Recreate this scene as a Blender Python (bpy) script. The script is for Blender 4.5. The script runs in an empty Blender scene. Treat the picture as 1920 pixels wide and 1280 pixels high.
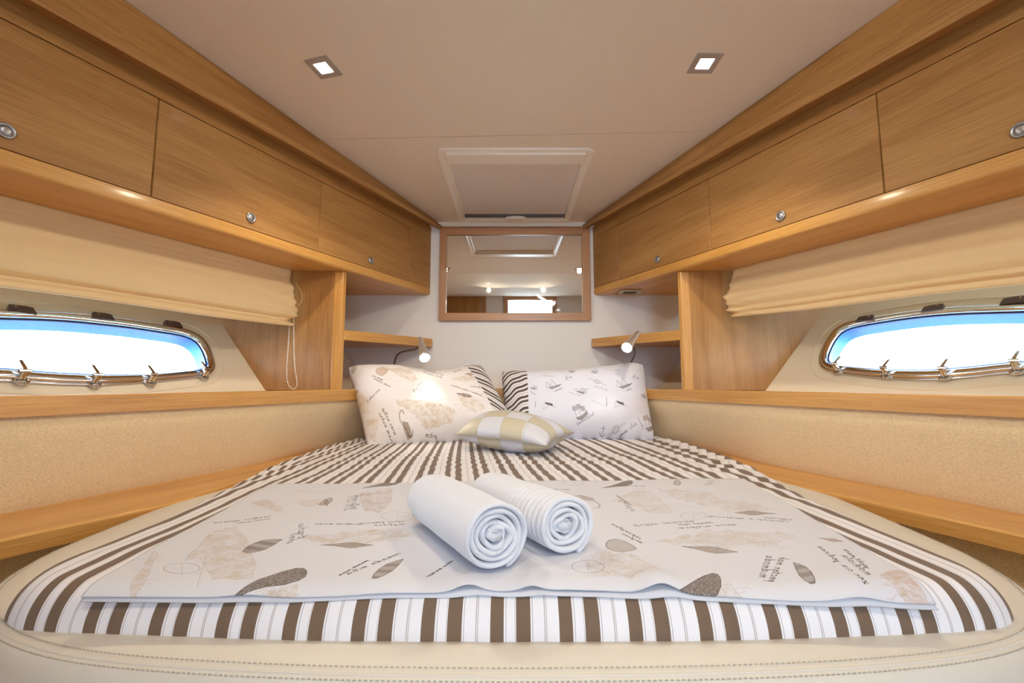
import bpy, math, random
import numpy as np
from mathutils import Vector, Matrix, noise
from mathutils.geometry import tessellate_polygon

# ---------------------------------------------------------------- camera, world, light, exposure
EYE = 1.0
FPX = 810.0
PITCH = math.atan(78.5 / FPX)
scene = bpy.context.scene
COL = scene.collection
cam_d = bpy.data.cameras.new('camera')
cam_d.sensor_fit = 'HORIZONTAL'
cam_d.sensor_width = 36.0
cam_d.lens = FPX / 1920 * 36.0
cam_d.clip_start = 0.01
cam = bpy.data.objects.new('camera', cam_d)
cam.location = (0, 0, EYE)
cam.rotation_euler = (math.pi / 2 + PITCH, 0, 0)
COL.objects.link(cam)
scene.camera = cam

vs = scene.view_settings
vs.view_transform = 'Standard'
vs.look = 'None'
vs.gamma = 1
vs.use_curve_mapping = False
vs.exposure = 0.0
scene.cycles.max_bounces = 12
scene.cycles.diffuse_bounces = 8
scene.cycles.glossy_bounces = 5
scene.cycles.transparent_max_bounces = 12
scene.cycles.sample_clamp_indirect = 6.0
scene.cycles.caustics_reflective = False
scene.cycles.caustics_refractive = False
scene.cycles.use_denoising = True

DOWNLIGHT_W = 17
DOWNLIGHT_AFT_W = 22
SALOON_W = 25.0
SKY = 18.0

world = bpy.data.worlds.new('world')
scene.world = world
world.use_nodes = True
wn = world.node_tree
wn.nodes['Background'].inputs[1].default_value = SKY
wtc = wn.nodes.new('ShaderNodeTexCoord')
wns = wn.nodes.new('ShaderNodeTexNoise')
wns.inputs['Scale'].default_value = 14
wns.inputs['Detail'].default_value = 6
wmp = wn.nodes.new('ShaderNodeMapping')
wmp.inputs['Scale'].default_value = (1, 1, 5)
wcr = wn.nodes.new('ShaderNodeValToRGB')
wcr.color_ramp.elements[0].position = 0.38
wcr.color_ramp.elements[0].color = (0.42, 0.56, 0.62, 1)
wcr.color_ramp.elements[1].position = 0.55
wcr.color_ramp.elements[1].color = (0.70, 0.86, 1.0, 1)
wn.links.new(wtc.outputs['Generated'], wmp.inputs['Vector'])
wn.links.new(wmp.outputs[0], wns.inputs['Vector'])
wn.links.new(wns.outputs['Fac'], wcr.inputs[0])
wn.links.new(wcr.outputs[0], wn.nodes['Background'].inputs[0])

# daylight of the saloon entering through the open doorway behind the camera
ld = bpy.data.lights.new('saloon_daylight', 'AREA')
ld.shape = 'RECTANGLE'
ld.size = 0.5
ld.size_y = 0.9
ld.energy = SALOON_W
ld.color = (0.58, 0.78, 1.0)
lo = bpy.data.objects.new('saloon_daylight', ld)
lo.location = (0.22, -3.15, 1.62)
lo.rotation_euler = (math.radians(86), 0, 0)
COL.objects.link(lo)

# ---------------------------------------------------------------- measuring helpers
CA, SA = math.cos(PITCH), math.sin(PITCH)


def ray(px, py):
    return np.array([px - 960.0, CA * FPX - SA * (640 - py), SA * FPX + CA * (640 - py)])


EYEV = np.array([0, 0, EYE])


def on_z(px, py, z):
    d = ray(px, py)
    return EYEV + d * ((z - EYE) / d[2])


def on_y(px, py, y):
    d = ray(px, py)
    return EYEV + d * (y / d[1])


SL = 0.385
X0 = 1.49
NRM = math.sqrt(1 + SL * SL)


class Side:
    """frame of one long side of the cabin: sg=-1 left, +1 right"""

    def __init__(self, sg):
        self.sg = sg
        self.d = np.array([-sg * SL, 1.0, 0.0]) / NRM      # along the wall, forward
        self.n = np.array([-sg * 1.0, -SL, 0.0]) / NRM     # towards the cabin middle

    def P(self, y, z, off=0.0):
        """point at depth y on the face plane, moved off metres inboard (measured in x)"""
        return np.array([self.sg * (X0 - SL * y - off), y, z])

    def px(self, px, py, off=0.0):
        d = ray(px, py)
        k = self.sg * (X0 - off)
        t = k / (d[0] + self.sg * SL * d[1])
        return EYEV + d * t


SIDES = {'left': Side(-1), 'right': Side(1)}

# ---------------------------------------------------------------- node helpers


def new_mat(name):
    m = bpy.data.materials.new(name)
    m.use_nodes = True
    nt = m.node_tree
    return m, nt, nt.nodes['Principled BSDF']


def nd(nt, t, **kw):
    n = nt.nodes.new(t)
    for k, v in kw.items():
        if k in n.inputs:
            n.inputs[k].default_value = v
        else:
            setattr(n, k, v)
    return n


def srgb(r, g, b):
    def f(c):
        c /= 255.0
        return c / 12.92 if c <= 0.04045 else ((c + 0.055) / 1.055) ** 2.4
    return (f(r), f(g), f(b), 1)


def bump(nt, bs, height, strength=0.3, dist=0.002):
    b = nd(nt, 'ShaderNodeBump')
    b.inputs['Strength'].default_value = strength
    b.inputs['Distance'].default_value = dist
    nt.links.new(height, b.inputs['Height'])
    nt.links.new(b.outputs[0], bs.inputs['Normal'])


def plain(name, col, rough=0.5, metal=0.0, noise_amt=0.0, nscale=40, bumpd=0.0, bscale=400, coat=0.0, sheen=0.0):
    m, nt, bs = new_mat(name)
    bs.inputs['Base Color'].default_value = col
    bs.inputs['Roughness'].default_value = rough
    bs.inputs['Metallic'].default_value = metal
    bs.inputs['Coat Weight'].default_value = coat
    bs.inputs['Coat Roughness'].default_value = 0.15
    bs.inputs['Sheen Weight'].default_value = sheen
    tc = nd(nt, 'ShaderNodeTexCoord')
    if noise_amt > 0:
        nz = nd(nt, 'ShaderNodeTexNoise', Scale=nscale, Detail=4.0)
        nt.links.new(tc.outputs['Object'], nz.inputs['Vector'])
        mx = nd(nt, 'ShaderNodeMix', data_type='RGBA')
        c2 = tuple(c * (1 - noise_amt) for c in col[:3]) + (1,)
        mx.inputs[6].default_value = c2
        mx.inputs[7].default_value = tuple(min(1, c * (1 + noise_amt * 0.5)) for c in col[:3]) + (1,)
        nt.links.new(nz.outputs['Fac'], mx.inputs[0])
        nt.links.new(mx.outputs[2], bs.inputs['Base Color'])
    if bumpd > 0:
        nz = nd(nt, 'ShaderNodeTexNoise', Scale=bscale, Detail=3.0)
        nt.links.new(tc.outputs['Object'], nz.inputs['Vector'])
        bump(nt, bs, nz.outputs['Fac'], 0.6, bumpd)
    return m


def oak(name, light, dark, rough=0.36, coat=0.25):
    m, nt, bs = new_mat(name)
    uv = nd(nt, 'ShaderNodeUVMap')

    def nz(sx, sy, detail, dist=0.0):
        mp = nd(nt, 'ShaderNodeMapping')
        mp.inputs['Scale'].default_value = (sx, sy, 1)
        nt.links.new(uv.outputs[0], mp.inputs['Vector'])
        n = nd(nt, 'ShaderNodeTexNoise', Scale=1.0, Detail=detail, Distortion=dist)
        nt.links.new(mp.outputs[0], n.inputs['Vector'])
        return n.outputs['Fac']
    broad = nz(1.3, 14, 3, 0.8)
    grain = nz(5, 170, 4, 0.3)
    pores = nz(28, 620, 2)
    a = nd(nt, 'ShaderNodeMath', operation='MULTIPLY')
    a.inputs[1].default_value = 0.42
    nt.links.new(broad, a.inputs[0])
    b = nd(nt, 'ShaderNodeMath', operation='MULTIPLY_ADD')
    b.inputs[1].default_value = 0.38
    nt.links.new(grain, b.inputs[0])
    nt.links.new(a.outputs[0], b.inputs[2])
    c = nd(nt, 'ShaderNodeMath', operation='MULTIPLY_ADD')
    c.inputs[1].default_value = 0.2
    nt.links.new(pores, c.inputs[0])
    nt.links.new(b.outputs[0], c.inputs[2])
    cr = nd(nt, 'ShaderNodeValToRGB')
    cr.color_ramp.elements[0].position = 0.36
    cr.color_ramp.elements[0].color = dark
    cr.color_ramp.elements[1].position = 0.62
    cr.color_ramp.elements[1].color = light
    nt.links.new(c.outputs[0], cr.inputs[0])
    nt.links.new(cr.outputs[0], bs.inputs['Base Color'])
    bs.inputs['Roughness'].default_value = rough
    bs.inputs['Coat Weight'].default_value = coat
    bs.inputs['Coat Roughness'].default_value = 0.12
    bump(nt, bs, pores, 0.12, 0.0006)
    return m


M = {}
M['oak'] = oak('oak_veneer_dimmed', srgb(182, 137, 82), srgb(148, 101, 50), 0.5, 0.08)  # same oak, weaker light on doors and cornice put into a darker tone
M['oak_solid'] = oak('oak_solid', srgb(218, 167, 96), srgb(186, 131, 62), 0.36, 0.25)
M['oak_frame'] = oak('oak_frame', srgb(188, 140, 100), srgb(158, 110, 72))
M['dark_gap'] = plain('cabinet_inside', srgb(48, 30, 16), 0.8)
M['vinyl'] = plain('ceiling_vinyl', srgb(236, 226, 212), 0.85, noise_amt=0.03, bumpd=0.0002, bscale=900)
M['wall'] = plain('cream_wall_panel', srgb(230, 231, 234), 0.6, noise_amt=0.02)
M['hull'] = plain('cream_hull_liner', srgb(236, 226, 206), 0.42, noise_amt=0.02, coat=0.1)
M['carpet'] = plain('beige_wall_carpet', srgb(234, 208, 166), 0.95, noise_amt=0.24, nscale=170, bumpd=0.004, bscale=260, sheen=0.3)
M['carpet_low'] = plain('ochre_wall_carpet', srgb(236, 202, 136), 0.95, noise_amt=0.25, nscale=170, bumpd=0.004, bscale=260, sheen=0.2)
M['leather'] = plain('cream_leather', srgb(214, 208, 197), 0.5, noise_amt=0.02, nscale=8, bumpd=0.0004, bscale=500)
M['thread'] = plain('grey_thread', srgb(176, 170, 158), 0.8)
M['blind'] = plain('cream_blind_fabric', srgb(244, 218, 168), 0.8, noise_amt=0.03, nscale=30, sheen=0.2)
M['chrome'] = plain('polished_steel', srgb(225, 225, 228), 0.09, 1.0)
M['satin'] = plain('satin_steel', srgb(178, 180, 186), 0.35, 1.0)
M['bezel'] = plain('grey_bezel', srgb(176, 172, 170), 0.35, 0.2)
M['neck_steel'] = plain('dark_neck_steel', srgb(112, 106, 102), 0.35, 0.6)
M['lamp_steel'] = plain('lamp_steel', srgb(236, 234, 232), 0.3, 0.8)
M['darkseal'] = plain('window_seal', srgb(38, 52, 96), 0.3)
M['hinge'] = plain('brown_hinge', srgb(92, 76, 72), 0.5, noise_amt=0.1)
M['sky_reveal'] = plain('sky_tinted_reveal', srgb(84, 148, 232), 0.4, noise_amt=0.15, nscale=60)  # sky light and glass tint put into the reveal's colour as blue
M['frame_white'] = plain('white_hatch_plastic', srgb(240, 234, 224), 0.35)
M['hatch_blind'] = plain('hatch_blind', srgb(232, 226, 224), 0.7)
M['grey_plastic'] = plain('grey_plastic', srgb(90, 88, 90), 0.4)
M['black'] = plain('dark_recess', srgb(22, 18, 16), 0.6)
M['vent'] = plain('vent_bezel', srgb(200, 190, 168), 0.4)
M['bead'] = plain('white_beads', srgb(246, 242, 236), 0.25)
M['cord'] = plain('cream_cord', srgb(236, 216, 160), 0.7)
M['towel'] = plain('white_terry', srgb(216, 219, 229), 0.95, noise_amt=0.04, nscale=300, bumpd=0.0016, bscale=520, sheen=0.5)
M['white_cotton'] = plain('white_cotton', srgb(240, 238, 238), 0.85)
M['floor'] = oak('cabin_floor', srgb(170, 120, 74), srgb(120, 78, 44))
M['gold'] = plain('gold_satin', srgb(206, 199, 178), 0.45, 0.0, noise_amt=0.03, nscale=300)
M['silver'] = plain('silver_satin', srgb(218, 221, 232), 0.45, 0.0, noise_amt=0.03, nscale=300)
M['sea'] = plain('sea_water', srgb(120, 160, 170), 0.2, noise_amt=0.3, nscale=2, bumpd=0.05, bscale=3)
M['saloon'] = plain('saloon_white', srgb(244, 244, 244), 0.6)


def emis(name, col, s):
    m, nt, bs = new_mat(name)
    bs.inputs['Base Color'].default_value = (0.8, 0.8, 0.8, 1)
    bs.inputs['Emission Color'].default_value = col
    bs.inputs['Emission Strength'].default_value = s
    return m


M['lens'] = emis('led_lens', (1.0, 0.98, 0.95, 1), 14.0)
M['lens_small'] = emis('reading_lens', (1.0, 0.97, 0.9, 1), 10.0)

# window pane: thin glass
mg, nt, bs = new_mat('window_pane')
nt.nodes.remove(bs)
tr = nd(nt, 'ShaderNodeBsdfTransparent')
tr.inputs[0].default_value = (0.93, 0.97, 1.0, 1)
gl = nd(nt, 'ShaderNodeBsdfGlossy')
gl.inputs['Roughness'].default_value = 0.02
mx = nd(nt, 'ShaderNodeMixShader')
mx.inputs[0].default_value = 0.05
nt.links.new(tr.outputs[0], mx.inputs[1])
nt.links.new(gl.outputs[0], mx.inputs[2])
nt.links.new(mx.outputs[0], nt.nodes['Material Output'].inputs[0])
M['pane'] = mg

# mirror with faint cleaning streaks
mm, nt, bs = new_mat('mirror_glass')
bs.inputs['Base Color'].default_value = (0.90, 0.90, 0.87, 1)
bs.inputs['Metallic'].default_value = 1.0
tc = nd(nt, 'ShaderNodeTexCoord')
mp = nd(nt, 'ShaderNodeMapping')
mp.inputs['Scale'].default_value = (3, 1, 7)
mp.inputs['Rotation'].default_value = (0, 0.6, 0)
nz = nd(nt, 'ShaderNodeTexNoise', Scale=1.6, Detail=5.0, Distortion=1.6)
cr = nd(nt, 'ShaderNodeValToRGB')
cr.color_ramp.elements[0].position = 0.60
cr.color_ramp.elements[0].color = (0.01, 0.01, 0.01, 1)
cr.color_ramp.elements[1].position = 0.75
cr.color_ramp.elements[1].color = (0.12, 0.12, 0.12, 1)
nt.links.new(tc.outputs['Object'], mp.inputs[0])
nt.links.new(mp.outputs[0], nz.inputs['Vector'])
nt.links.new(nz.outputs['Fac'], cr.inputs[0])
nt.links.new(cr.outputs[0], bs.inputs['Roughness'])
M['mirror'] = mm

# striped cotton: stripe coordinate = UV.x in metres
PERIOD = 0.0845


def stripes(name, white, brown, phase=0.0, scale=1.0):
    m, nt, bs = new_mat(name)
    uv = nd(nt, 'ShaderNodeUVMap')
    sep = nd(nt, 'ShaderNodeSeparateXYZ')
    nt.links.new(uv.outputs[0], sep.inputs[0])
    a = nd(nt, 'ShaderNodeMath', operation='MULTIPLY_ADD')
    a.inputs[1].default_value = 1.0 / PERIOD * scale
    a.inputs[2].default_value = phase
    nt.links.new(sep.outputs[0], a.inputs[0])
    fr = nd(nt, 'ShaderNodeMath', operation='FRACT')
    nt.links.new(a.outputs[0], fr.inputs[0])
    cr = nd(nt, 'ShaderNodeValToRGB')
    ramp = cr.color_ramp
    ramp.interpolation = 'CONSTANT'
    mid = tuple(0.45 * w + 0.55 * b for w, b in zip(white[:3], brown[:3])) + (1,)
    stops = [(0.0, brown), (0.195, white), (0.222, mid), (0.232, white), (0.352, mid), (0.362, white), (0.375, brown),
             (0.585, white), (0.607, mid), (0.619, white), (0.785, mid), (0.797, white), (0.812, mid), (0.824, white)]
    e = ramp.elements
    e[0].position = 0.0
    e[0].color = brown
    e[1].position = stops[1][0]
    e[1].color = stops[1][1]
    for p, c in stops[2:]:
        x = e.new(p)
        x.color = c
    nt.links.new(fr.outputs[0], cr.inputs[0])
    nt.links.new(cr.outputs[0], bs.inputs['Base Color'])
    bs.inputs['Roughness'].default_value = 0.85
    bs.inputs['Sheen Weight'].default_value = 0.15
    tc = nd(nt, 'ShaderNodeTexCoord')
    nz = nd(nt, 'ShaderNodeTexNoise', Scale=900.0, Detail=2.0)
    nt.links.new(tc.outputs['Object'], nz.inputs['Vector'])
    bump(nt, bs, nz.outputs['Fac'], 0.25, 0.0004)
    return m


WHITE = srgb(228, 228, 235)
BROWN = srgb(112, 92, 76)
M['stripes'] = stripes('striped_cotton', WHITE, BROWN, 0.111 / PERIOD)

# ---------------------------------------------------------------- mesh helpers


def tag(o, label=None, cat=None, group=None, kind=None):
    if label:
        o['label'] = label
    if cat:
        o['category'] = cat
    if group:
        o['group'] = group
    if kind:
        o['kind'] = kind
    return o


def empty(name, loc, label, cat, group=None):
    o = bpy.data.objects.new(name, None)
    o.location = loc
    o.empty_display_size = 0.05
    COL.objects.link(o)
    return tag(o, label, cat, group)


def wloc(o):
    v = Vector((0, 0, 0))
    while o is not None:
        v = v + o.location
        o = o.parent
    return v


def wood_uv(me, g, shift=(0, 0)):
    g = Vector(g).normalized()
    uvl = me.uv_layers.new(name='UVMap')
    for p in me.polygons:
        n = p.normal
        v = n.cross(g)
        if v.length < 0.35:
            gg = Vector((0, 0, 1)) if abs(n.z) < 0.7 else Vector((1, 0, 0))
            v = n.cross(gg)
            u = v.cross(n)
        else:
            v.normalize()
            u = g
        for li in p.loop_indices:
            co = me.vertices[me.loops[li].vertex_index].co
            uvl.data[li].uv = (co.dot(u) + shift[0], co.dot(v) + shift[1])


def mk(name, V, F, mat, parent=None, loc=None, smooth=False, grain=None, uv=None, bevel=0.0, kind=None, angle=None, mats=None, fmat=None):
    """one mesh object from world-space vertices; its origin goes to loc (or to its parent's origin)"""
    V = [tuple(float(c) for c in v) for v in V]
    base = wloc(parent) if parent else Vector((0, 0, 0))
    off = Vector(loc) if loc is not None else base
    me = bpy.data.meshes.new(name)
    me.from_pydata([(v[0] - off.x, v[1] - off.y, v[2] - off.z) for v in V], [], [tuple(f) for f in F])
    me.update()
    if uv is not None:
        uvl = me.uv_layers.new(name='UVMap')
        idx = np.empty(len(me.loops), dtype=np.int32)
        me.loops.foreach_get('vertex_index', idx)
        uvl.data.foreach_set('uv', np.asarray(uv, dtype=np.float32)[idx].ravel())
    elif grain is not None:
        wood_uv(me, grain, (random.random() * 5, random.random() * 5))
    if smooth:
        me.polygons.foreach_set('use_smooth', [True] * len(me.polygons))
    if mats:
        for m in mats:
            me.materials.append(M[m] if isinstance(m, str) else m)
        if fmat is not None:
            me.polygons.foreach_set('material_index', fmat)
    else:
        me.materials.append(M[mat] if isinstance(mat, str) else mat)
    me.update()
    o = bpy.data.objects.new(name, me)
    o.location = off - base if parent else off
    if parent:
        o.parent = parent
    COL.objects.link(o)
    if bevel > 0:
        b = o.modifiers.new('bevel', 'BEVEL')
        b.width = bevel
        b.segments = 2
        b.limit_method = 'ANGLE'
        b.angle_limit = math.radians(40)
    if kind:
        o['kind'] = kind
    return o


def hexa(p):
    """8 corners: bottom 0-3 ring, top 4-7 ring -> verts, faces"""
    F = [(0, 3, 2, 1), (4, 5, 6, 7), (0, 1, 5, 4), (1, 2, 6, 5), (2, 3, 7, 6), (3, 0, 4, 7)]
    return list(p), F


def box(x0, x1, y0, y1, z0, z1):
    return hexa([(x0, y0, z0), (x1, y0, z0), (x1, y1, z0), (x0, y1, z0), (x0, y0, z1), (x1, y0, z1), (x1, y1, z1), (x0, y1, z1)])


def join(*parts):
    V, F = [], []
    for v, f in parts:
        n = len(V)
        V += list(v)
        F += [tuple(i + n for i in q) for q in f]
    return V, F


def fix_normals(o):
    import bmesh
    bm = bmesh.new()
    bm.from_mesh(o.data)
    bmesh.ops.recalc_face_normals(bm, faces=bm.faces)
    bm.to_mesh(o.data)
    bm.free()
    return o


def loft(A, closed=False, caps=False):
    """A: list of sections (each list of points, same count)"""
    n = len(A[0])
    V = [p for s in A for p in s]
    F = []
    for i in range(len(A) - 1):
        for j in range(n if closed else n - 1):
            k = (j + 1) % n
            F.append((i * n + j, i * n + k, (i + 1) * n + k, (i + 1) * n + j))
    if caps and closed:
        F.append(tuple(range(n))[::-1])
        F.append(tuple((len(A) - 1) * n + j for j in range(n)))
    return V, F


def tube(path, r, n=10, caps=True, closed=False):
    path = [np.array(p, float) for p in path]
    m = len(path)
    rs = r if hasattr(r, '__len__') else [r] * m
    S = []
    prev = None
    for i in range(m):
        if closed:
            t = path[(i + 1) % m] - path[i - 1]
        else:
            t = path[min(i + 1, m - 1)] - path[max(i - 1, 0)]
        t = t / (np.linalg.norm(t) + 1e-12)
        if prev is None:
            a = np.array([0, 0, 1.0]) if abs(t[2]) < 0.9 else np.array([1.0, 0, 0])
        else:
            a = prev
        a = a - t * (a @ t)
        a /= np.linalg.norm(a)
        prev = a
        b = np.cross(t, a)
        S.append([path[i] + rs[i] * (math.cos(2 * math.pi * k / n) * a + math.sin(2 * math.pi * k / n) * b) for k in range(n)])
    if closed:
        S.append(S[0])
        return loft(S, True, False)
    return loft(S, True, caps)


def cyl(c0, c1, r0, r1=None, n=20):
    return tube([c0, c1], [r0, r0 if r1 is None else r1], n)


def sphere(c, r, nu=8, nv=6):
    V = [(c[0], c[1], c[2] - r)]
    for i in range(1, nv):
        a = -math.pi / 2 + math.pi * i / nv
        for j in range(nu):
            b = 2 * math.pi * j / nu
            V.append((c[0] + r * math.cos(a) * math.cos(b), c[1] + r * math.cos(a) * math.sin(b), c[2] + r * math.sin(a)))
    V.append((c[0], c[1], c[2] + r))
    F = []
    for j in range(nu):
        F.append((0, 1 + (j + 1) % nu, 1 + j))
        for i in range(nv - 2):
            a = 1 + i * nu
            F.append((a + j, a + (j + 1) % nu, a + nu + (j + 1) % nu, a + nu + j))
        F.append((1 + (nv - 2) * nu + j, 1 + (nv - 2) * nu + (j + 1) % nu, len(V) - 1))
    return V, F


def grid_faces(nu, nv):
    return [(j * nu + i, j * nu + i + 1, (j + 1) * nu + i + 1, (j + 1) * nu + i) for j in range(nv - 1) for i in range(nu - 1)]


def fbm(x, y, z, s):
    return noise.noise(Vector((x * s, y * s, z * s)))


# ---------------------------------------------------------------- setting: room shell
YB = 2.58          # back (forward) bulkhead
YA = -1.25         # aft bulkhead


def ceil_z(y):
    if y > 1.69:
        return EYE + 1.003 - (y - 1.69) * 0.0205
    if y > 1.06:
        return EYE + 1.019 - (y - 1.06) * 0.0254
    return EYE + 1.019 + (1.06 - y) * 0.085


# ceiling: two lining panels with a narrow joint between them
SEAM_L = on_z(540, 262.5, EYE + 1.003)
SEAM_R = on_z(1400, 245.5, EYE + 1.003)


def seam_y(x):
    t = (x - SEAM_L[0]) / (SEAM_R[0] - SEAM_L[0])
    return SEAM_L[1] + t * (SEAM_R[1] - SEAM_L[1])


V, F = box(-2.3, 2.3, YA - 0.1, YB + 0.1, EYE + 1.30, EYE + 1.34)
ceiling = mk('ceiling', V, F, 'vinyl', kind='structure')
g = 0.0022
HX0, HX1, HY0, HY1 = -0.322, 0.352, 1.765, 2.535     # hatch outline on the ceiling


def slab(pts, h, up=0.018):
    """flat panel following the ceiling slope under polygon pts (x,y)"""
    n = len(pts)
    V = [(x, y, ceil_z(y)) for x, y in pts] + [(x, y, ceil_z(y) + up) for x, y in pts]
    F = [tuple(range(n))[::-1], tuple(range(n, 2 * n))] + [(i, (i + 1) % n, n + (i + 1) % n, n + i) for i in range(n)]
    return V, F


# front panel in strips round the hatch opening
fp = join(slab([(-1.6, seam_y(-1.6) + g), (HX0, seam_y(HX0) + g), (HX0, YB), (-1.6, YB)], 0),
          slab([(HX1, seam_y(HX1) + g), (1.6, seam_y(1.6) + g), (1.6, YB), (HX1, YB)], 0),
          slab([(HX0, seam_y(HX0) + g), (HX1, seam_y(HX1) + g), (HX1, HY0), (HX0, HY0)], 0),
          slab([(HX0, HY1), (HX1, HY1), (HX1, YB), (HX0, YB)], 0))
fix_normals(mk('ceiling_panel', *fp, 'vinyl', ceiling))
ap = join(slab([(-2.2, 1.06), (2.2, 1.06), (2.2, seam_y(2.2) - g), (-2.2, seam_y(-2.2) - g)], 0),
          slab([(-2.2, YA), (2.2, YA), (2.2, 1.06), (-2.2, 1.06)], 0))
fix_normals(mk('ceiling_panel', *ap, 'vinyl', ceiling))

V, F = box(-2.3, 2.3, YA - 0.1, YB + 0.1, -0.05, 0.0)
mk('floor', V, F, 'floor', grain=(0, 1, 0), kind='structure')
bw = [(-0.85, 0.3), (0.85, 0.3), (0.90, 0.95), (1.55, 2.05), (-1.55, 2.05), (-0.90, 0.95)]
V = [(x, YB, z) for x, z in bw] + [(x, YB + 0.04, z) for x, z in bw]
F = [tuple(range(6))[::-1], tuple(range(6, 12))] + [(i, (i + 1) % 6, 6 + (i + 1) % 6, 6 + i) for i in range(6)]
wall_back = fix_normals(mk('wall_back', V, F, 'wall', kind='structure'))

# aft bulkhead with a doorway, seen in the mirror
DX0, DX1, DZ = -0.06, 0.60, EYE + 1.16
w = join(box(-2.3, DX0, YA - 0.05, YA, 0, 2.45), box(DX1, 2.3, YA - 0.05, YA, 0, 2.45), box(DX0, DX1, YA - 0.05, YA, DZ, 2.45))
mk('wall_aft', *w, 'wall', kind='structure')
d1 = mk('door_1', *join(box(DX0 - 0.07, DX0, YA, YA + 0.02, 0, DZ + 0.07), box(DX1, DX1 + 0.07, YA, YA + 0.02, 0, DZ + 0.07),
                        box(DX0, DX1, YA, YA + 0.02, DZ, DZ + 0.07)), 'oak_frame', grain=(0, 0, 1), kind='structure')
d2 = mk('door_2', *join(box(-0.46, -0.39, YA, YA + 0.02, 0, DZ + 0.12), box(-1.26, -1.19, YA, YA + 0.02, 0, DZ + 0.12),
                        box(-1.19, -0.46, YA, YA + 0.02, DZ + 0.05, DZ + 0.12)), 'oak_frame', grain=(0, 0, 1), kind='structure')
mk('door_leaf', *box(-1.185, -0.465, YA + 0.002, YA + 0.014, 0.01, DZ + 0.045), 'oak', d2, grain=(0, 0, 1))
# saloon beyond the doorway
sb = mk('wall_saloon', *join(box(-1.2, 1.7, YA - 2.1, YA - 2.05, 0, 2.5), box(-1.25, -1.2, YA - 2.05, YA - 0.05, 0, 2.5),
                             box(1.7, 1.75, YA - 2.05, YA - 0.05, 0, 2.5), box(-1.2, 1.7, YA - 2.05, YA - 0.05, 2.45, 2.5),
                             box(-1.2, 1.7, YA - 2.05, YA - 0.05, -0.05, 0.0)), 'saloon', kind='structure')
sl = bpy.data.lights.new('saloon_lamp', 'AREA')
sl.size = 1.2
sl.energy = 60
sl.color = (0.85, 0.93, 1.0)
slo = bpy.data.objects.new('saloon_lamp', sl)
slo.location = (0.3, YA - 1.1, 2.40)
COL.objects.link(slo)

# ---------------------------------------------------------------- one long side of the cabin
YBH = 1.935        # transverse bulkhead panels
SIDEDATA = {
    'left': dict(joints=[0.62, 1.190, 1.766, 2.383], knobs=[(10, 245), (470, 408), (695, 488)],
                 hullA=(410, 598), hullB=(495, 728),
                 out=[(0, 588), (60, 588.5), (110, 590), (153, 593), (220, 600), (284, 609), (330, 617), (359, 624), (374, 631), (383, 641), (391, 660), (397.5, 680), (399.5, 690), (397, 696),
                      (388, 701), (360, 705.5), (284, 713), (186, 719), (87, 716.5), (0, 710)],
                 inn=[(0, 596), (50, 596.5), (94, 598), (145, 601.5), (197, 607), (250, 613), (295, 620), (335, 626), (357, 631), (368, 637), (376, 646), (384, 664), (390.5, 683), (391.5, 689),
                      (388, 691.5), (372, 694), (284, 702), (186, 702.5), (87, 698), (0, 690)],
                 latches=[(35, 708), (172, 714), (277, 712), (377, 702)],
                 hinges=[(38, 585), (190, 597), (322, 611)],
                 blind=[(553, 508), (541, 612), (0, 539)], yend=1.905),
    'right': dict(joints=[0.62, 1.164, 1.738, 2.342], knobs=[(1915, 243), (1464, 405), (1233, 486)],
                  hullA=(1544, 582), hullB=(1440, 726),
                  out=[(1920, 577), (1860, 577.5), (1800, 579.5), (1749, 583.5), (1700, 589), (1645, 597.5), (1603, 604.5), (1580, 610.5), (1567, 619), (1556, 636), (1546, 655), (1540.5, 672), (1540.5, 683), (1545, 690),
                       (1556, 694.5), (1585, 699), (1649, 706), (1728, 710), (1791, 707.5), (1920, 694)],
                  inn=[(1920, 584), (1860, 584.5), (1800, 586.5), (1749, 590), (1700, 595.5), (1645, 604), (1606, 611), (1585, 616), (1573, 624), (1564, 638), (1555, 656), (1549, 672), (1549, 679),
                       (1551, 682), (1558, 684), (1585, 687), (1649, 692.5), (1728, 694), (1791, 690), (1920, 677)],
                  latches=[(1913, 690), (1778, 702), (1668, 700), (1576, 692)],
                  hinges=[(1905, 568), (1752, 582), (1625, 601)],
                  blind=[(1370, 509), (1378, 595), (1920, 533)], yend=1.905),
}
YS = -1.25   # aft end of the side runs


def lin(a, b):
    return lambda y: EYE + a + b * y


z_db = lin(0.4925, 0.0322)     # door bottom gap
z_dt = lin(0.776, 0.0438)      # door top gap
z_eb = lin(0.449, 0.0322)      # lower edge of the face
z_nt = lin(0.8446, 0.047)      # cornice nose top
z_nb = lin(0.806, 0.0516)      # cornice nose bottom
z_nj = lin(0.8223, 0.0548)     # cornice meets the face


def side_quad(S, y0, y1, zf0, zf1, off0, off1):
    """board between depths y0,y1, heights given by zf0(y), zf1(y), from offset off0 (front) back to off1"""
    p = [S.P(y0, zf0(y0), off0), S.P(y1, zf0(y1), off0), S.P(y1, zf0(y1), off1), S.P(y0, zf0(y0), off1),
         S.P(y0, zf1(y0), off0), S.P(y1, zf1(y1), off0), S.P(y1, zf1(y1), off1), S.P(y0, zf1(y0), off1)]
    return hexa(p)


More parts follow.
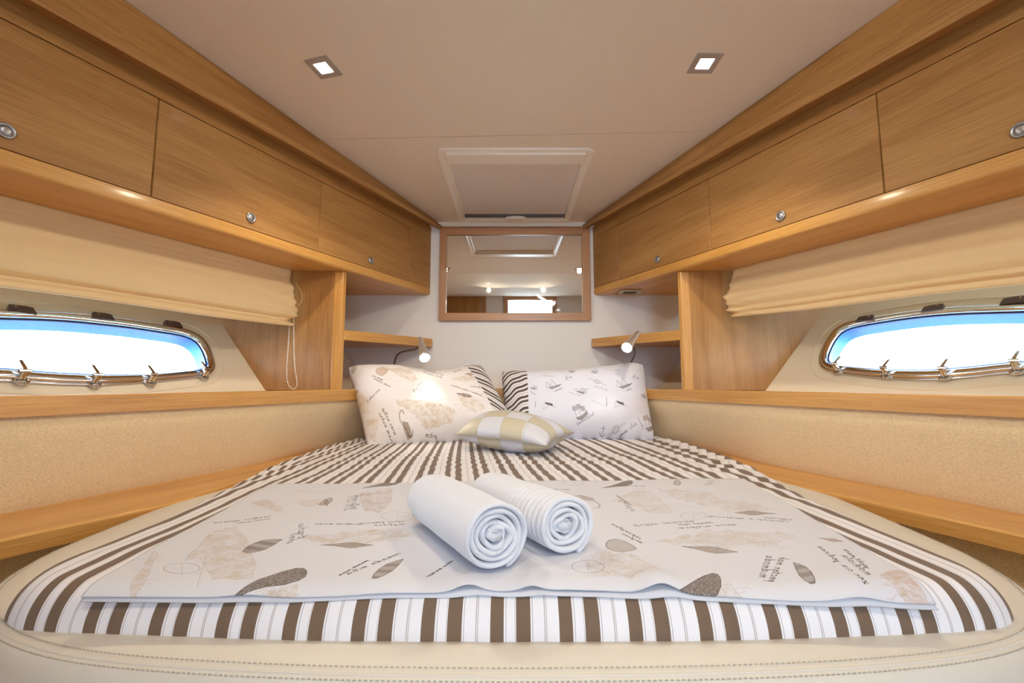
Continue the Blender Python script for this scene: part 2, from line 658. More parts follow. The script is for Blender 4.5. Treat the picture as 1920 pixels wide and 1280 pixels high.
def build_side(side):
    S = SIDES[side]
    D = SIDEDATA[side]
    sg = S.sg
    G = S.d
    yend = YB - 0.001
    adj = 'left' if side == 'left' else 'right'
    # ---- overhead cabinet
    t = empty('overhead_cabinet', S.P(1.5, EYE + 0.5, -0.1), 'long oak overhead cabinet with round catches along the %s side' % adj, 'cabinet',
              'overhead oak cabinets')
    j = D['joints']
    ga = 0.0016
    # face frame: upper band, forward stile, lower band with rounded nose and underside
    fix_normals(mk('top_rail', *side_quad(S, YS, yend, lambda y: z_dt(y) + ga, lambda y: z_nj(y) + 0.01, 0, -0.02), 'oak', t, grain=G))
    fix_normals(mk('end_stile', *side_quad(S, j[3] + ga, yend, lambda y: z_db(y), z_dt, 0, -0.02), 'oak', t, grain=G))
    sec = []
    for y in (YS, yend):
        zz = z_eb(y)
        pts = [(0, z_db(y) - ga)]
        r = 0.013
        for k in range(7):
            a = k / 6 * math.pi / 2
            pts.append((-r + r * math.cos(a), zz + r - r * math.sin(a)))
        pts += [(-0.62, zz), (-0.62, zz + 0.02), (-0.02, zz + 0.02), (-0.02, z_db(y) - ga)]
        sec.append([S.P(y, z, o) for o, z in pts])
    o = fix_normals(mk('bottom_rail', *loft(sec, True, True), 'oak_solid', t, grain=G, smooth=True))
    o.data.polygons.foreach_set('use_smooth', [len(p.vertices) == 4 for p in o.data.polygons])
    md = o.modifiers.new('es', 'EDGE_SPLIT')
    md.split_angle = math.radians(25)
    # dark inside behind the door joints
    fix_normals(mk('carcass', *side_quad(S, YS, yend, lambda y: z_db(y) - 0.02, lambda y: z_dt(y) + 0.03, -0.021, -0.3), 'dark_gap', t))
    # doors
    ys = [YS, j[0]] + j[1:]
    for i in range(4):
        y0, y1 = ys[i], ys[i + 1]
        V, F = side_quad(S, y0 + ga * 1.5, y1 - ga * 1.5, lambda y: z_db(y) + ga * 0.7, lambda y: z_dt(y) - ga * 0.7, -0.0005, -0.019)
        d = fix_normals(mk('cabinet_door', V, F, 'oak', t, grain=G, bevel=0.0006))
        if i >= 1:
            c = S.px(*D['knobs'][i - 1])
            n = S.n
            prof = [(0.0, 0.0175), (0.0035, 0.0175), (0.0055, 0.0160), (0.0055, 0.0130), (0.0025, 0.0120), (0.0025, 0.0112), (0.0060, 0.0105), (0.0072, 0.006), (0.0075, 0.0001)]
            u = np.cross(n, [0, 0, 1.0])
            secs = []
            for h, r in prof:
                secs.append([c + n * h + r * (math.cos(a) * u + math.sin(a) * np.array([0, 0, 1.0])) for a in np.linspace(0, 2 * math.pi, 28, endpoint=False)])
            fix_normals(mk('door_catch', *loft(secs, True, True), 'satin', d, smooth=True))
    # ---- cornice between cabinet and ceiling
    sec = []
    for y in (YS, 0.2, 1.06, 1.69, yend):
        zt = ceil_z(y) - 0.0015
        pts = [(0.047, zt), (0.049, z_nt(y) + 0.012), (0.060, z_nt(y) + 0.006), (0.070, z_nt(y) - 0.001), (0.076, z_nt(y) - 0.012), (0.076, z_nb(y) + 0.006), (0.072, z_nb(y)),
               (0.0, z_nj(y)), (-0.02, z_nj(y) + 0.005), (-0.02, zt)]
        sec.append([S.P(y, z, o) for o, z in pts])
    o = fix_normals(mk('trim_cornice_' + side, *loft(sec, True, True), 'oak', grain=G, smooth=True, kind='structure'))
    md = o.modifiers.new('es', 'EDGE_SPLIT')
    md.split_angle = math.radians(22)

    # ---- sloping hull liner with the window opening
    A = on_y(*D['hullA'], YBH)
    B = on_y(*D['hullB'], YBH)
    d = S.d
    v = A - B
    v = v - d * (v @ d)
    v /= np.linalg.norm(v)
    N = np.cross(d, v)
    if N[0] * sg > 0:
        N = -N       # towards the cabin

    def uv_of(px, py):
        r = ray(px, py)
        P = EYEV + r * (((B - EYEV) @ N) / (r @ N))
        return np.array([(P - B) @ d, (P - B) @ v])

    def W(u, w, h=0.0):
        return B + d * u + v * w + N * h

    def full(pts):
        Q = [uv_of(*p) for p in pts]
        ue = 0.5 * (Q[0][0] + Q[-1][0])
        Q[0][0] = Q[-1][0] = ue
        slope_t = (Q[1][1] - Q[0][1])
        Q = [tuple(q) for q in Q]
        top_extra = [(ue - 0.10, Q[0][1] + 0.006), (ue - 0.2, Q[0][1] + 0.006)]
        R = [(2 * (ue - 0.15) - q[0], q[1]) for q in Q]
        return Q, R, ue

    def outline(pts):
        Q, R, ue = full(pts)
        # forward half goes top(aft) -> forward end -> bottom(aft); aft half mirrored
        return Q + R[::-1]
    OUT = outline(D['out'])
    INN = outline(D['inn'])

    def smooth_closed(P, n=160):
        P = np.array(P)
        Q = np.vstack([P, P[:1]])
        L = np.r_[0, np.cumsum(np.linalg.norm(np.diff(Q, axis=0), axis=1))]
        s = np.linspace(0, L[-1], n, endpoint=False)
        X = np.c_[np.interp(s, L, Q[:, 0]), np.interp(s, L, Q[:, 1])]
        for _ in range(3):
            X = 0.5 * X + 0.25 * (np.roll(X, 1, 0) + np.roll(X, -1, 0))
        return X
    OUT = smooth_closed(OUT)
    INN = smooth_closed(INN)

    def offs(P, dd):
        t = np.roll(P, -1, 0) - np.roll(P, 1, 0)
        t /= np.linalg.norm(t, axis=1)[:, None]
        nn = np.c_[t[:, 1], -t[:, 0]]
        c = P.mean(0)
        if ((P - c) * nn).sum() < 0:
            nn = -nn
        return P + nn * dd
    u0, u1 = (YS - YBH) * NRM / 1.0, 0.72
    outer = [(u0, -0.25), (u1, -0.25), (u1, 1.25), (u0, 1.25)]
    hole = [tuple(p) for p in OUT]
    loops = [[Vector((a, b, 0)) for a, b in outer], [Vector((a, b, 0)) for a, b in hole]]
    tri = tessellate_polygon(loops)
    allp = outer + hole
    hl = mk('wall_' + side, [W(a, b) for a, b in allp], tri, 'hull', kind='structure')
    fix_normals(hl)
    # shallow moulded groove around the window
    rg = offs(OUT, 0.045)
    rg[:, 1] += 0.0
    ring = [W(a, b, 0.0) for a, b in rg]
    mk('moulded_ridge', *tube(ring, 0.0035, 8, closed=True), 'hull', hl, smooth=True)
    # ---- window
    wd = mk('window_1' if side == 'left' else 'window_2', *loft([[W(a, b, 0.002) for a, b in offs(OUT, 0.004)], [W(a, b, 0.014) for a, b in offs(OUT, 0.001)],
                                                                [W(a, b, 0.016) for a, b in offs(OUT, -0.006)], [W(a, b, 0.008) for a, b in offs(INN, 0.004)],
                                                                [W(a, b, 0.003) for a, b in INN], [W(a, b, -0.004) for a, b in INN]], True), 'chrome', kind='structure', smooth=True)
    fix_normals(wd)
    mk('outer_ring', *tube([W(a, b, 0.004) for a, b in offs(OUT, 0.007)], 0.0045, 8, closed=True), 'chrome', wd, smooth=True)
    mk('rubber_seal', *tube([W(a, b, -0.004) for a, b in offs(INN, -0.002)], 0.0035, 8, closed=True), 'darkseal', wd, smooth=True)
    mk('pane', [W(a, b, -0.012) for a, b in INN], [tuple(range(len(INN)))], 'pane', wd)
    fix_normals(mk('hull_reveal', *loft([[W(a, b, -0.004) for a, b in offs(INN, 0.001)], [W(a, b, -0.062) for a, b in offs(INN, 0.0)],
                                         [W(a, b, -0.064) for a, b in offs(INN, 0.05)]], True), 'sky_reveal', wd, smooth=True))
    # latches
    for (px, py) in D['latches']:
        u, w_ = uv_of(px, py)
        parts = [cyl(W(u, w_ - 0.012, 0.012), W(u, w_ - 0.006, 0.040), 0.0095, 0.0075, 16),
                 tube([W(u - 0.013, w_ - 0.004, 0.008), W(u - 0.014, w_ - 0.018, 0.010), W(u - 0.008, w_ - 0.028, 0.012), W(u, w_ - 0.031, 0.013), W(u + 0.008, w_ - 0.028, 0.012), W(u + 0.014, w_ - 0.018, 0.010), W(u + 0.013, w_ - 0.004, 0.008)], 0.004, 10),
                 cyl(W(u - 0.012, w_, 0.036), W(u + 0.012, w_, 0.036), 0.006, 0.006, 14)]
        lev = []
        for k in range(7):
            s = k / 6
            uu, hh = u + 0.001, 0.040 - 0.014 * s
            ww = w_ + 0.003 + 0.042 * s
            wdt = 0.0052 - 0.001 * s
            lev.append([W(uu - wdt, ww, hh), W(uu + wdt, ww, hh), W(uu + wdt, ww, hh - 0.0022), W(uu - wdt, ww, hh - 0.0022)])
        parts.append(loft(lev, True, True))
        fix_normals(mk('latch', *join(*parts), 'chrome', wd, bevel=0.0006))
    # hinge plates along the top
    for (px, py) in D['hinges']:
        u, w_ = uv_of(px, py)
        pl = [(-0.034, -0.014), (0.030, -0.014), (0.024, 0.010), (0.006, 0.013), (-0.028, 0.013)]
        Vv = [W(u + a, w_ + b, 0.001) for a, b in pl] + [W(u + a, w_ + b, 0.017) for a, b in pl]
        Ff = [tuple(range(5))[::-1], tuple(range(5, 10))] + [(i, (i + 1) % 5, 5 + (i + 1) % 5, 5 + i) for i in range(5)]
        hg = fix_normals(mk('hinge', Vv, Ff, 'hinge', wd))
        mk('screw', *cyl(W(u - 0.016, w_ + 0.004, 0.017), W(u - 0.016, w_ + 0.004, 0.021), 0.004, 0.003, 12), 'chrome', hg)

    # ---- transverse bulkhead panel with solid oak front edge
    yb0, yb1 = YBH, YBH + 0.022
    fx0 = sg * (X0 - SL * yb0 + 0.027)
    zt = z_eb(YBH) - 0.001
    zb = EYE - 0.03
    xo = sg * 1.75
    bp = empty('bulkhead_panel', ((fx0 + xo) / 2, yb0, zb), 'upright oak partition panel between the %s window and its corner shelf' % adj, 'partition panel', 'oak partition panels')
    HA, HB = on_y(*D['hullA'], YBH), on_y(*D['hullB'], YBH)
    hxz = lambda z: HB[0] + (HA[0] - HB[0]) * (z - HB[2]) / (HA[2] - HB[2]) + sg * 0.004
    fix_normals(mk('panel', *hexa([(fx0 + sg * 0.03, yb0, zb), (hxz(zb), yb0, zb), (hxz(zb), yb1, zb), (fx0 + sg * 0.03, yb1, zb),
                                   (fx0 + sg * 0.03, yb0, zt), (hxz(zt), yb0, zt), (hxz(zt), yb1, zt), (fx0 + sg * 0.03, yb1, zt)]), 'oak', bp, grain=(0, 0, 1)))
    e0 = np.array([fx0 + sg * 0.0365, yb0 - 0.004])
    e1 = np.array([fx0 - sg * 0.002, yb0 + 0.002])
    e2 = np.array([fx0 - sg * 0.009, yb0 + 0.022])
    e3 = np.array([fx0 + sg * 0.03, yb1 + 0.004])
    ring = [e0, e1, e2, e3]
    fix_normals(mk('edge_post', [(p[0], p[1], zb) for p in ring] + [(p[0], p[1], zt) for p in ring],
                   hexa(range(8))[1], 'oak_solid', bp, grain=(0, 0, 1), bevel=0.003))

    # ---- corner shelf
    ysh = yb1
    xs0 = sg * (X0 - SL * ysh + 0.027)
    xs1 = sg * 0.474
    z0a, z0b = EYE + 0.196, EYE + 0.216      # underside at bulkhead / back
    z1a, z1b = EYE + 0.243, EYE + 0.265
    zfun = lambda x, y, a, b: a + (b - a) * (y - ysh) / (YB - ysh)
    ring = [(xs0, ysh), (xs1, YB - 0.03), (xs1 + sg * 0.004, YB), (sg * 1.35, YB), (sg * 1.45, ysh)]
    Vv = [(x, y, zfun(x, y, z0a, z0b)) for x, y in ring] + [(x, y, zfun(x, y, z1a, z1b)) for x, y in ring]
    n = len(ring)
    Ff = [tuple(range(n))[::-1], tuple(range(n, 2 * n))] + [(i, (i + 1) % n, n + (i + 1) % n, n + i) for i in range(n)]
    o = fix_normals(mk('corner_shelf', Vv, Ff, 'oak_solid', loc=(xs1, YB, z0b), grain=(-sg * 0.55, 0.8, 0), bevel=0.002))
    tag(o, 'small oak corner shelf above the %s pillow beside the mirror' % adj, 'shelf', 'corner shelves')

    # ---- window ledge: oak fiddle rail and shelf surface
    ztop = EYE - 0.0275
    zlow = EYE - 0.0755
    yb_end = 2.40
    sec = []
    for y in (YS, yb_end):
        pts = [(0.0, zlow), (0.0, ztop - 0.004), (-0.004, ztop), (-0.022, ztop), (-0.026, ztop - 0.004), (-0.03, ztop - 0.012), (-0.62, ztop - 0.012), (-0.62, zlow + 0.01), (-0.03, zlow)]
        sec.append([S.P(y, z, o_) for o_, z in pts])
    fix_normals(mk('trim_rail_' + side, *loft(sec, True, True), 'oak_solid', grain=G, kind='structure'))

    # ---- carpeted side panel: curved sheet from the rail down to the lower oak ledge
    ks = [(YS, 0.0), (0.2, 0.0), (0.986, 0.022), (1.593, 0.035), (1.888, 0.10), (2.16, 0.105), (2.42, 0.08)]

    def bot_off(y):
        return -np.interp(y, [k[0] for k in ks], [k[1] for k in ks])
    ysamp = np.linspace(YS, 2.42, 60)
    rows = []
    NZ = 14
    for y in ysamp:
        r = []
        for k in range(NZ + 1):
            s = k / NZ
            o_ = -0.006 + (bot_off(y) + 0.006) * s
            bul = 0.016 * math.sin(min(1, s * 5) * math.pi / 2) * (1 - s) ** 0.4
            r.append(S.P(y, zlow + 0.002 + (EYE - 0.30 - zlow) * s, o_ - 0.012 + bul))
        rows.append(r)
    o = fix_normals(mk('wall_%s_carpet' % side, *loft(rows), 'carpet', kind='structure', smooth=True))
    # ---- lower oak ledge beside the bed
    if side == 'left':
        led = [(-1.8, -1.0), (0.4, -1.12), (0.842, -0.960), (0.952, -0.896), (1.103, -0.826), (1.25, -0.80), (1.7, -0.79), (2.3, -0.7)]
    else:
        led = [(-1.8, 1.0), (0.4, 1.14), (0.862, 0.985), (0.98, 0.935), (1.108, 0.890), (1.25, 0.815), (1.7, 0.79), (2.3, 0.7)]
    ly = np.linspace(YS, 2.3, 66)
    fr = np.array([(np.interp(y, [a for a, _ in led], [b for _, b in led]), y) for y in ly])
    for _ in range(2):
        fr[1:-1, 0] = 0.25 * fr[:-2, 0] + 0.5 * fr[1:-1, 0] + 0.25 * fr[2:, 0]
    rows = []
    for (xf, y) in fr:
        xb = sg * (X0 - SL * y + 0.25)
        zt_, zb_ = EYE - 0.290, EYE - 0.327
        rows.append([(xf, y, zb_), (xf, y, zt_ - 0.005), (xf + sg * 0.004, y, zt_), (xb, y, zt_), (xb, y, zb_)])
    fix_normals(mk('trim_ledge_' + side, *loft(rows, True, True), 'oak_solid', grain=G, kind='structure'))
    # carpeted hull side under the ledge
    rows = [[(sg * max(0.90, X0 - SL * y - 0.06), y, EYE - 0.32), (sg * max(0.88, X0 - SL * y - 0.12), y, 0)] for y in np.linspace(YS, 2.2, 20)]
    fix_normals(mk('wall_%s_lower' % side, *loft(rows), 'carpet_low', kind='structure'))

    # ---- roman blind
    off_b = -0.24
    e_top = S.px(*D['blind'][0], off_b)
    hb0 = S.px(*D['blind'][1], off_b)
    hb1 = S.px(*D['blind'][2], off_b)
    y_f = D['yend']
    y_a = -0.2
    sl_b = (hb0[2] - hb1[2]) / (hb0[1] - hb1[1])

    def zb_(y):
        return hb0[2] + sl_b * (max(y, 0.2) - hb0[1])

    def zt_b(y):
        return z_eb(y) + 0.0
    if side == 'left':
        prof = [(0.0, 0.0), (0.002, 0.10), (0.004, 0.14), (0.002, 0.16), (0.010, 0.30), (0.018, 0.45), (0.030, 0.57), (0.036, 0.68), (0.032, 0.78), (0.018, 0.845), (0.008, 0.86),
                (0.012, 0.885), (0.008, 0.905), (0.004, 0.915), (0.012, 0.94), (0.012, 0.985), (0.002, 1.0), (-0.008, 0.99)]
    else:
        prof = [(0.0, 0.0), (0.003, 0.12), (0.001, 0.15), (0.008, 0.30), (0.014, 0.42), (0.028, 0.54), (0.036, 0.64), (0.034, 0.72), (0.018, 0.79), (0.010, 0.81),
                (0.016, 0.83), (0.020, 0.86), (0.014, 0.89), (0.005, 0.905), (0.008, 0.94), (0.008, 0.985), (0.0, 1.0), (-0.008, 0.99)]
    pa = np.array(prof)
    # resample the profile smoothly
    tt = np.linspace(0, len(pa) - 1, 64)
    po = np.interp(tt, range(len(pa)), pa[:, 0])
    ph = np.interp(tt, range(len(pa)), pa[:, 1])
    for _ in range(3):
        po[1:-1] = 0.25 * po[:-2] + 0.5 * po[1:-1] + 0.25 * po[2:]
    rows = []
    NY = 200
    for iy in range(NY + 1):
        y = y_a + (y_f - y_a) * (iy / NY)
        end = y_f - y
        r = []
        for k in range(64):
            s = ph[k]
            z = zt_b(y) + (zb_(y) - zt_b(y)) * s
            e = math.exp(-(end / 0.10) ** 1.5)
            o_ = po[k] * (1.25 if s > 0.8 else 1.0)
            # gathered creases at the forward end and long soft folds
            o_ += e * s * (0.010 * math.sin(s * 26 + end * 22) + 0.006 * math.sin(s * 47 - end * 60))
            o_ += 0.004 * fbm(y * 0.9, s * 5.5, 3.3 + sg, 1.6) * min(1, s * 4)
            o_ += 0.0022 * fbm(y * 1.2, s * 26, 1.3 + sg, 1.0) * min(1, s * 4)
            yy = y + e * (0.004 * math.sin(s * 15 + 1.0) + 0.010 * fbm(s * 3, 0.5, sg + 2.0, 2.2) + 0.006 * s) * min(1, s * 4)
            if side == 'right':
                yy += e * 0.014 * s * (1 - s) * 4 * (s > 0.1)
            z += 0.004 * math.sin(y * 9 + k * 0.05) * (s > 0.85) * 0.5
            r.append(S.P(yy, z, off_b + o_))
        rows.append(r)
    lbl = ('cream roman blind gathered above the left window, with hanging bead chain' if side == 'left'
           else 'cream roman blind gathered above the right window, without a bead chain')
    bl = empty('roman_blind', S.P(1.0, EYE + 0.5, off_b), lbl, 'blind', 'roman blinds')
    o = fix_normals(mk('blind_fabric', *loft(rows), 'blind', bl, smooth=True))
    so = o.modifiers.new('thick', 'SOLIDIFY')
    so.thickness = 0.0012
    so.offset = 0
    # head rail
    fix_normals(mk('head_rail', *side_quad(S, y_a, y_f, lambda y: z_eb(y) - 0.012, lambda y: z_eb(y) - 0.001, off_b - 0.004, off_b - 0.03), 'frame_white', bl))
    if side == 'left':
        yc = YBH - 0.012
        pts = [(543, 600), (542, 625), (540, 655), (537.5, 690), (537.5, 710), (541, 722), (547, 729), (553, 729), (557, 722), (556.5, 712), (553, 690), (551, 660), (551, 625), (551, 594)]
        P = np.array([on_y(a, b, yc - 0.01) for a, b in pts])
        L = np.r_[0, np.cumsum(np.linalg.norm(np.diff(P, axis=0), axis=1))]
        m = int(L[-1] / 0.0092)
        parts = []
        line = [[np.interp(s, L, P[:, i]) for i in range(3)] for s in np.linspace(0, L[-1], m)]
        for c in line:
            parts.append(sphere(c, 0.0031, 8, 6))
        parts.append(tube(line, 0.0007, 5))
        ch = mk('bead_chain', *join(*parts), 'bead', bl, smooth=True, kind='stuff')
        pts = [(554, 531), (559, 537), (565, 548), (567, 560), (563, 569), (555, 575)]
        mk('lift_cord', *tube([on_y(a, b, yc - 0.01) for a, b in pts], 0.0011, 6), 'cord', bl, smooth=True)
    return


build_side('left')
build_side('right')

# sea outside, below the windows
V, F = box(-40, -2.35, -25, 30, -0.6, -0.5)
mk('sea_water', *join(box(-40, -2.35, -25, 30, -0.6, -0.5), box(2.35, 40, -25, 30, -0.6, -0.5)), 'sea', kind='structure')

# ---------------------------------------------------------------- back bulkhead details
trim = mk('trim_back_top', *join(box(-0.462, 0.487, YB - 0.012, YB, EYE + 0.962, ceil_z(YB) + 0.004), box(-0.512, 0.52, YB - 0.018, YB, EYE + 0.955, EYE + 0.963)), 'frame_white', kind='structure')
# headboard: oak rail and cream carpet below, behind the pillows
mk('trim_rail_back', *box(-0.70, 0.70, 2.385, 2.41, EYE - 0.0755, EYE - 0.0275), 'oak_solid', grain=(1, 0, 0), kind='structure')
mk('trim_shelf_back', *box(-1.0, 1.0, 2.41, YB, EYE - 0.06, EYE - 0.0395), 'oak_solid', grain=(1, 0, 0), kind='structure')
mk('wall_back_carpet', *box(-0.8, 0.8, 2.39, 2.42, 0.2, EYE - 0.0755), 'carpet', kind='structure')

# mirror
ML, MR = on_y(824, 427, YB)[0], on_y(1107, 427, YB)[0]
MT, MB = on_y(960, 425.5, YB - 0.02)[2], on_y(960, 601, YB - 0.02)[2]
GL_, GR = on_y(837, 500, YB - 0.02)[0], on_y(1091.5, 500, YB - 0.02)[0]
GT, GB = on_y(960, 440, YB - 0.02)[2], on_y(960, 586.5, YB - 0.02)[2]
ML, MR = on_y(823.8, 500, YB - 0.02)[0], on_y(1107, 500, YB - 0.02)[0]
mir = empty('wall_mirror', ((ML + MR) / 2, YB, MB), 'wide rectangular wall mirror in an oak frame above the pillows', 'mirror')
y0, y1 = YB - 0.024, YB - 0.001
e = 0.0


def mitre(a, b, c, d_, g_):
    V = [(p[0], y0, p[1]) for p in (a, b, c, d_)] + [(p[0], y1, p[1]) for p in (a, b, c, d_)]
    return fix_normals(mk('frame_rail', V, hexa(range(8))[1], 'oak_frame', mir, grain=g_, bevel=0.0015))


mitre((ML, MT), (MR, MT), (GR, GT), (GL_, GT), (1, 0, 0))
mitre((GL_, GB), (GR, GB), (MR, MB), (ML, MB), (1, 0, 0))
mitre((ML, MT), (GL_, GT), (GL_, GB), (ML, MB), (0, 0, 1))
mitre((GR, GT), (MR, MT), (MR, MB), (GR, GB), (0, 0, 1))
zc = (GT + GB) / 2
tl = 0.005
fix_normals(mk('mirror_glass', *hexa([(GL_, YB - 0.012 + tl, GB), (GR, YB - 0.012 + tl, GB), (GR, YB - 0.002, GB), (GL_, YB - 0.002, GB),
                                      (GL_, YB - 0.012 - 0, GT), (GR, YB - 0.012 - 0, GT), (GR, YB - 0.002, GT), (GL_, YB - 0.002, GT)]), 'mirror', mir))

# ---------------------------------------------------------------- roof hatch
hz = ceil_z(2.15)
hatch = empty('roof_hatch', ((HX0 + HX1) / 2, (HY0 + HY1) / 2, hz), 'rectangular white roof hatch with its blind drawn closed, above the mirror', 'skylight')


def rrect(x0, x1, y0, y1, r, n=6):
    P = []
    for cx, cy, a0 in ((x1 - r, y1 - r, 0), (x0 + r, y1 - r, 90), (x0 + r, y0 + r, 180), (x1 - r, y0 + r, 270)):
        for k in range(n + 1):
            a = math.radians(a0 + 90 * k / n)
            P.append((cx + r * math.cos(a), cy + r * math.sin(a)))
    return P


def ring_sec(x0, x1, y0, y1, r, dz):
    return [(x, y, ceil_z(y) + dz) for x, y in rrect(x0, x1, y0, y1, r)]


IX0, IX1, IY0, IY1 = HX0 + 0.040, HX1 - 0.038, HY0 + 0.115, HY1 - 0.028
secs = [ring_sec(HX0 - 0.008, HX1 + 0.008, HY0 - 0.008, HY1 + 0.008, 0.04, 0.0), ring_sec(HX0 - 0.004, HX1 + 0.004, HY0 - 0.004, HY1 + 0.004, 0.038, -0.008),
        ring_sec(HX0 + 0.008, HX1 - 0.008, HY0 + 0.008, HY1 - 0.006, 0.03, -0.010),
        ring_sec(HX0 + 0.022, HX1 - 0.020, HY0 + 0.10, HY1 - 0.014, 0.006, -0.004), ring_sec(IX0 - 0.004, IX1 + 0.004, IY0 - 0.004, IY1 + 0.004, 0.003, -0.006),
        ring_sec(IX0, IX1, IY0, IY1, 0.002, -0.004), ring_sec(IX0, IX1, IY0, IY1, 0.002, 0.03)]
o = fix_normals(mk('hatch_frame', *loft(secs, True), 'frame_white', hatch, smooth=True))
md = o.modifiers.new('es', 'EDGE_SPLIT')
md.split_angle = math.radians(30)
# roller casing on the near edge
def strip(x0, x1, y0, y1, dz0, dz1):
    return hexa([(x0, y0, ceil_z(y0) + dz0), (x1, y0, ceil_z(y0) + dz0), (x1, y1, ceil_z(y1) + dz0), (x0, y1, ceil_z(y1) + dz0),
                 (x0, y0, ceil_z(y0) + dz1), (x1, y0, ceil_z(y0) + dz1), (x1, y1, ceil_z(y1) + dz1), (x0, y1, ceil_z(y1) + dz1)])


fix_normals(mk('roller_casing', *strip(HX0 + 0.030, HX1 - 0.028, HY0 + 0.014, HY0 + 0.100, -0.018, 0.0), 'frame_white', hatch, bevel=0.006))
fix_normals(mk('blind_cloth', *strip(IX0, IX1, IY0, IY1 - 0.03, 0.010, 0.014), 'hatch_blind', hatch))
pb = fix_normals(mk('pull_bar', *join(strip(IX0 + 0.002, IX1 - 0.002, IY1 - 0.034, IY1 - 0.022, -0.002, 0.012), strip(IX0 + 0.002, IX1 - 0.002, IY1 - 0.018, IY1 - 0.008, 0.0, 0.012)), 'grey_plastic', hatch))
hx = on_z(967, 405, EYE + 0.985)[0]
hp = []
for dz, sc in ((-0.001, 1.0), (-0.012, 0.95), (-0.017, 0.7)):
    hp.append([(hx + 0.062 * sc * math.cos(a), IY1 - 0.016 + (0.022 if math.sin(a) < 0 else 0.008) * sc * math.sin(a), ceil_z(2.5) + dz) for a in np.linspace(0, 2 * math.pi, 28, endpoint=False)])
fix_normals(mk('pull_handle', *loft(hp, True, True), 'frame_white', pb, smooth=True))
# box above the hatch so that no light leaks
mk('hatch_lid', *strip(HX0, HX1, HY0, HY1, 0.035, 0.05), 'grey_plastic', hatch)


# ---------------------------------------------------------------- ceiling downlights
def downlight(c, rot, label, watts, size=0.082, mk_label=True):
    x, y = c
    z = ceil_z(y)
    t = empty('ceiling_downlight', (x, y, z), label, 'downlight', 'square ceiling downlights')

    def sq(h, dz):
        ca, sa = math.cos(rot), math.sin(rot)
        return [(x + ca * a * h - sa * b * h, y + sa * a * h + ca * b * h, ceil_z(y + sa * a * h + ca * b * h) + dz) for a, b in ((-1, -1), (1, -1), (1, 1), (-1, 1))]
    s = size / 2
    fix_normals(mk('bezel', *loft([sq(s, 0.0), sq(s, -0.004), sq(s * 0.55, -0.004), sq(s * 0.52, -0.001)], True, False), 'bezel', t, bevel=0.0008))
    fix_normals(mk('lens', *loft([sq(s * 0.52, -0.0015), sq(s * 0.52, 0.003)], True, True), 'lens', t))
    L = bpy.data.lights.new('downlight_lamp', 'SPOT')
    L.spot_size = math.radians(138 if y > 1 else 132)
    L.spot_blend = 0.5 if y > 1 else 0.8
    L.shadow_soft_size = 0.02
    L.energy = watts
    L.color = (1.0, 0.87, 0.65)
    lo_ = bpy.data.objects.new('downlight_lamp', L)
    lo_.location = (0, 0, -0.026)
    aimv = Vector((-0.36 * (1 if x > 0 else -1), 0.12, -1.0)) if y > 1 else Vector((-0.45 * (1 if x > 0 else -1), 1.0, -0.42))
    lo_.rotation_euler = aimv.to_track_quat('-Z', 'Y').to_euler()
    lo_.parent = t
    COL.objects.link(lo_)
    return t


cL = on_z(606.7, 126.5, ceil_z(1.32))
cR = on_z(1321.5, 118.5, ceil_z(1.31))
downlight((cL[0], cL[1]), -0.24, 'square ceiling downlight on the left, tilted like a diamond', DOWNLIGHT_W)
downlight((cR[0], cR[1]), 0.02, 'square ceiling downlight on the right near the oak cornice', DOWNLIGHT_W)
downlight((-0.29, -0.16), 0, 'downlight behind the viewer, the left bright spot in the mirror', DOWNLIGHT_AFT_W)
downlight((0.39, -0.16), 0, 'downlight behind the viewer, the right bright spot in the mirror', DOWNLIGHT_AFT_W)

# small vent plate under the right cabinet
Sr = SIDES['right']
vz = z_eb(2.3) - 0.0012
pq = [on_z(1158.5, 549.5, vz), on_z(1197, 549.5, vz), on_z(1205, 543.8, vz), on_z(1163, 543.8, vz)]
vt = empty('vent_plate', tuple(sum(p for p in pq) / 4), 'small pale vent plate under the right overhead cabinet near the mirror', 'vent')


def plate(P, z0, z1, name, mat, parent):
    V = [(p[0], p[1], z0) for p in P] + [(p[0], p[1], z1) for p in P]
    return fix_normals(mk(name, V, hexa(range(8))[1], mat, parent, bevel=0.0008))


cen = sum(pq) / 4
plate(pq, vz - 0.006, vz + 0.002, 'bezel', 'vent', vt)
inner = [cen + (p - cen) * np.array([0.60, 0.62, 1]) for p in pq]
plate(inner, vz - 0.0072, vz - 0.004, 'recess', 'black', vt)
sl2 = [cen + (p - cen) * np.array([0.5, 0.12, 1]) for p in pq]
plate(sl2, vz - 0.0085, vz - 0.006, 'slat', 'grey_plastic', vt)


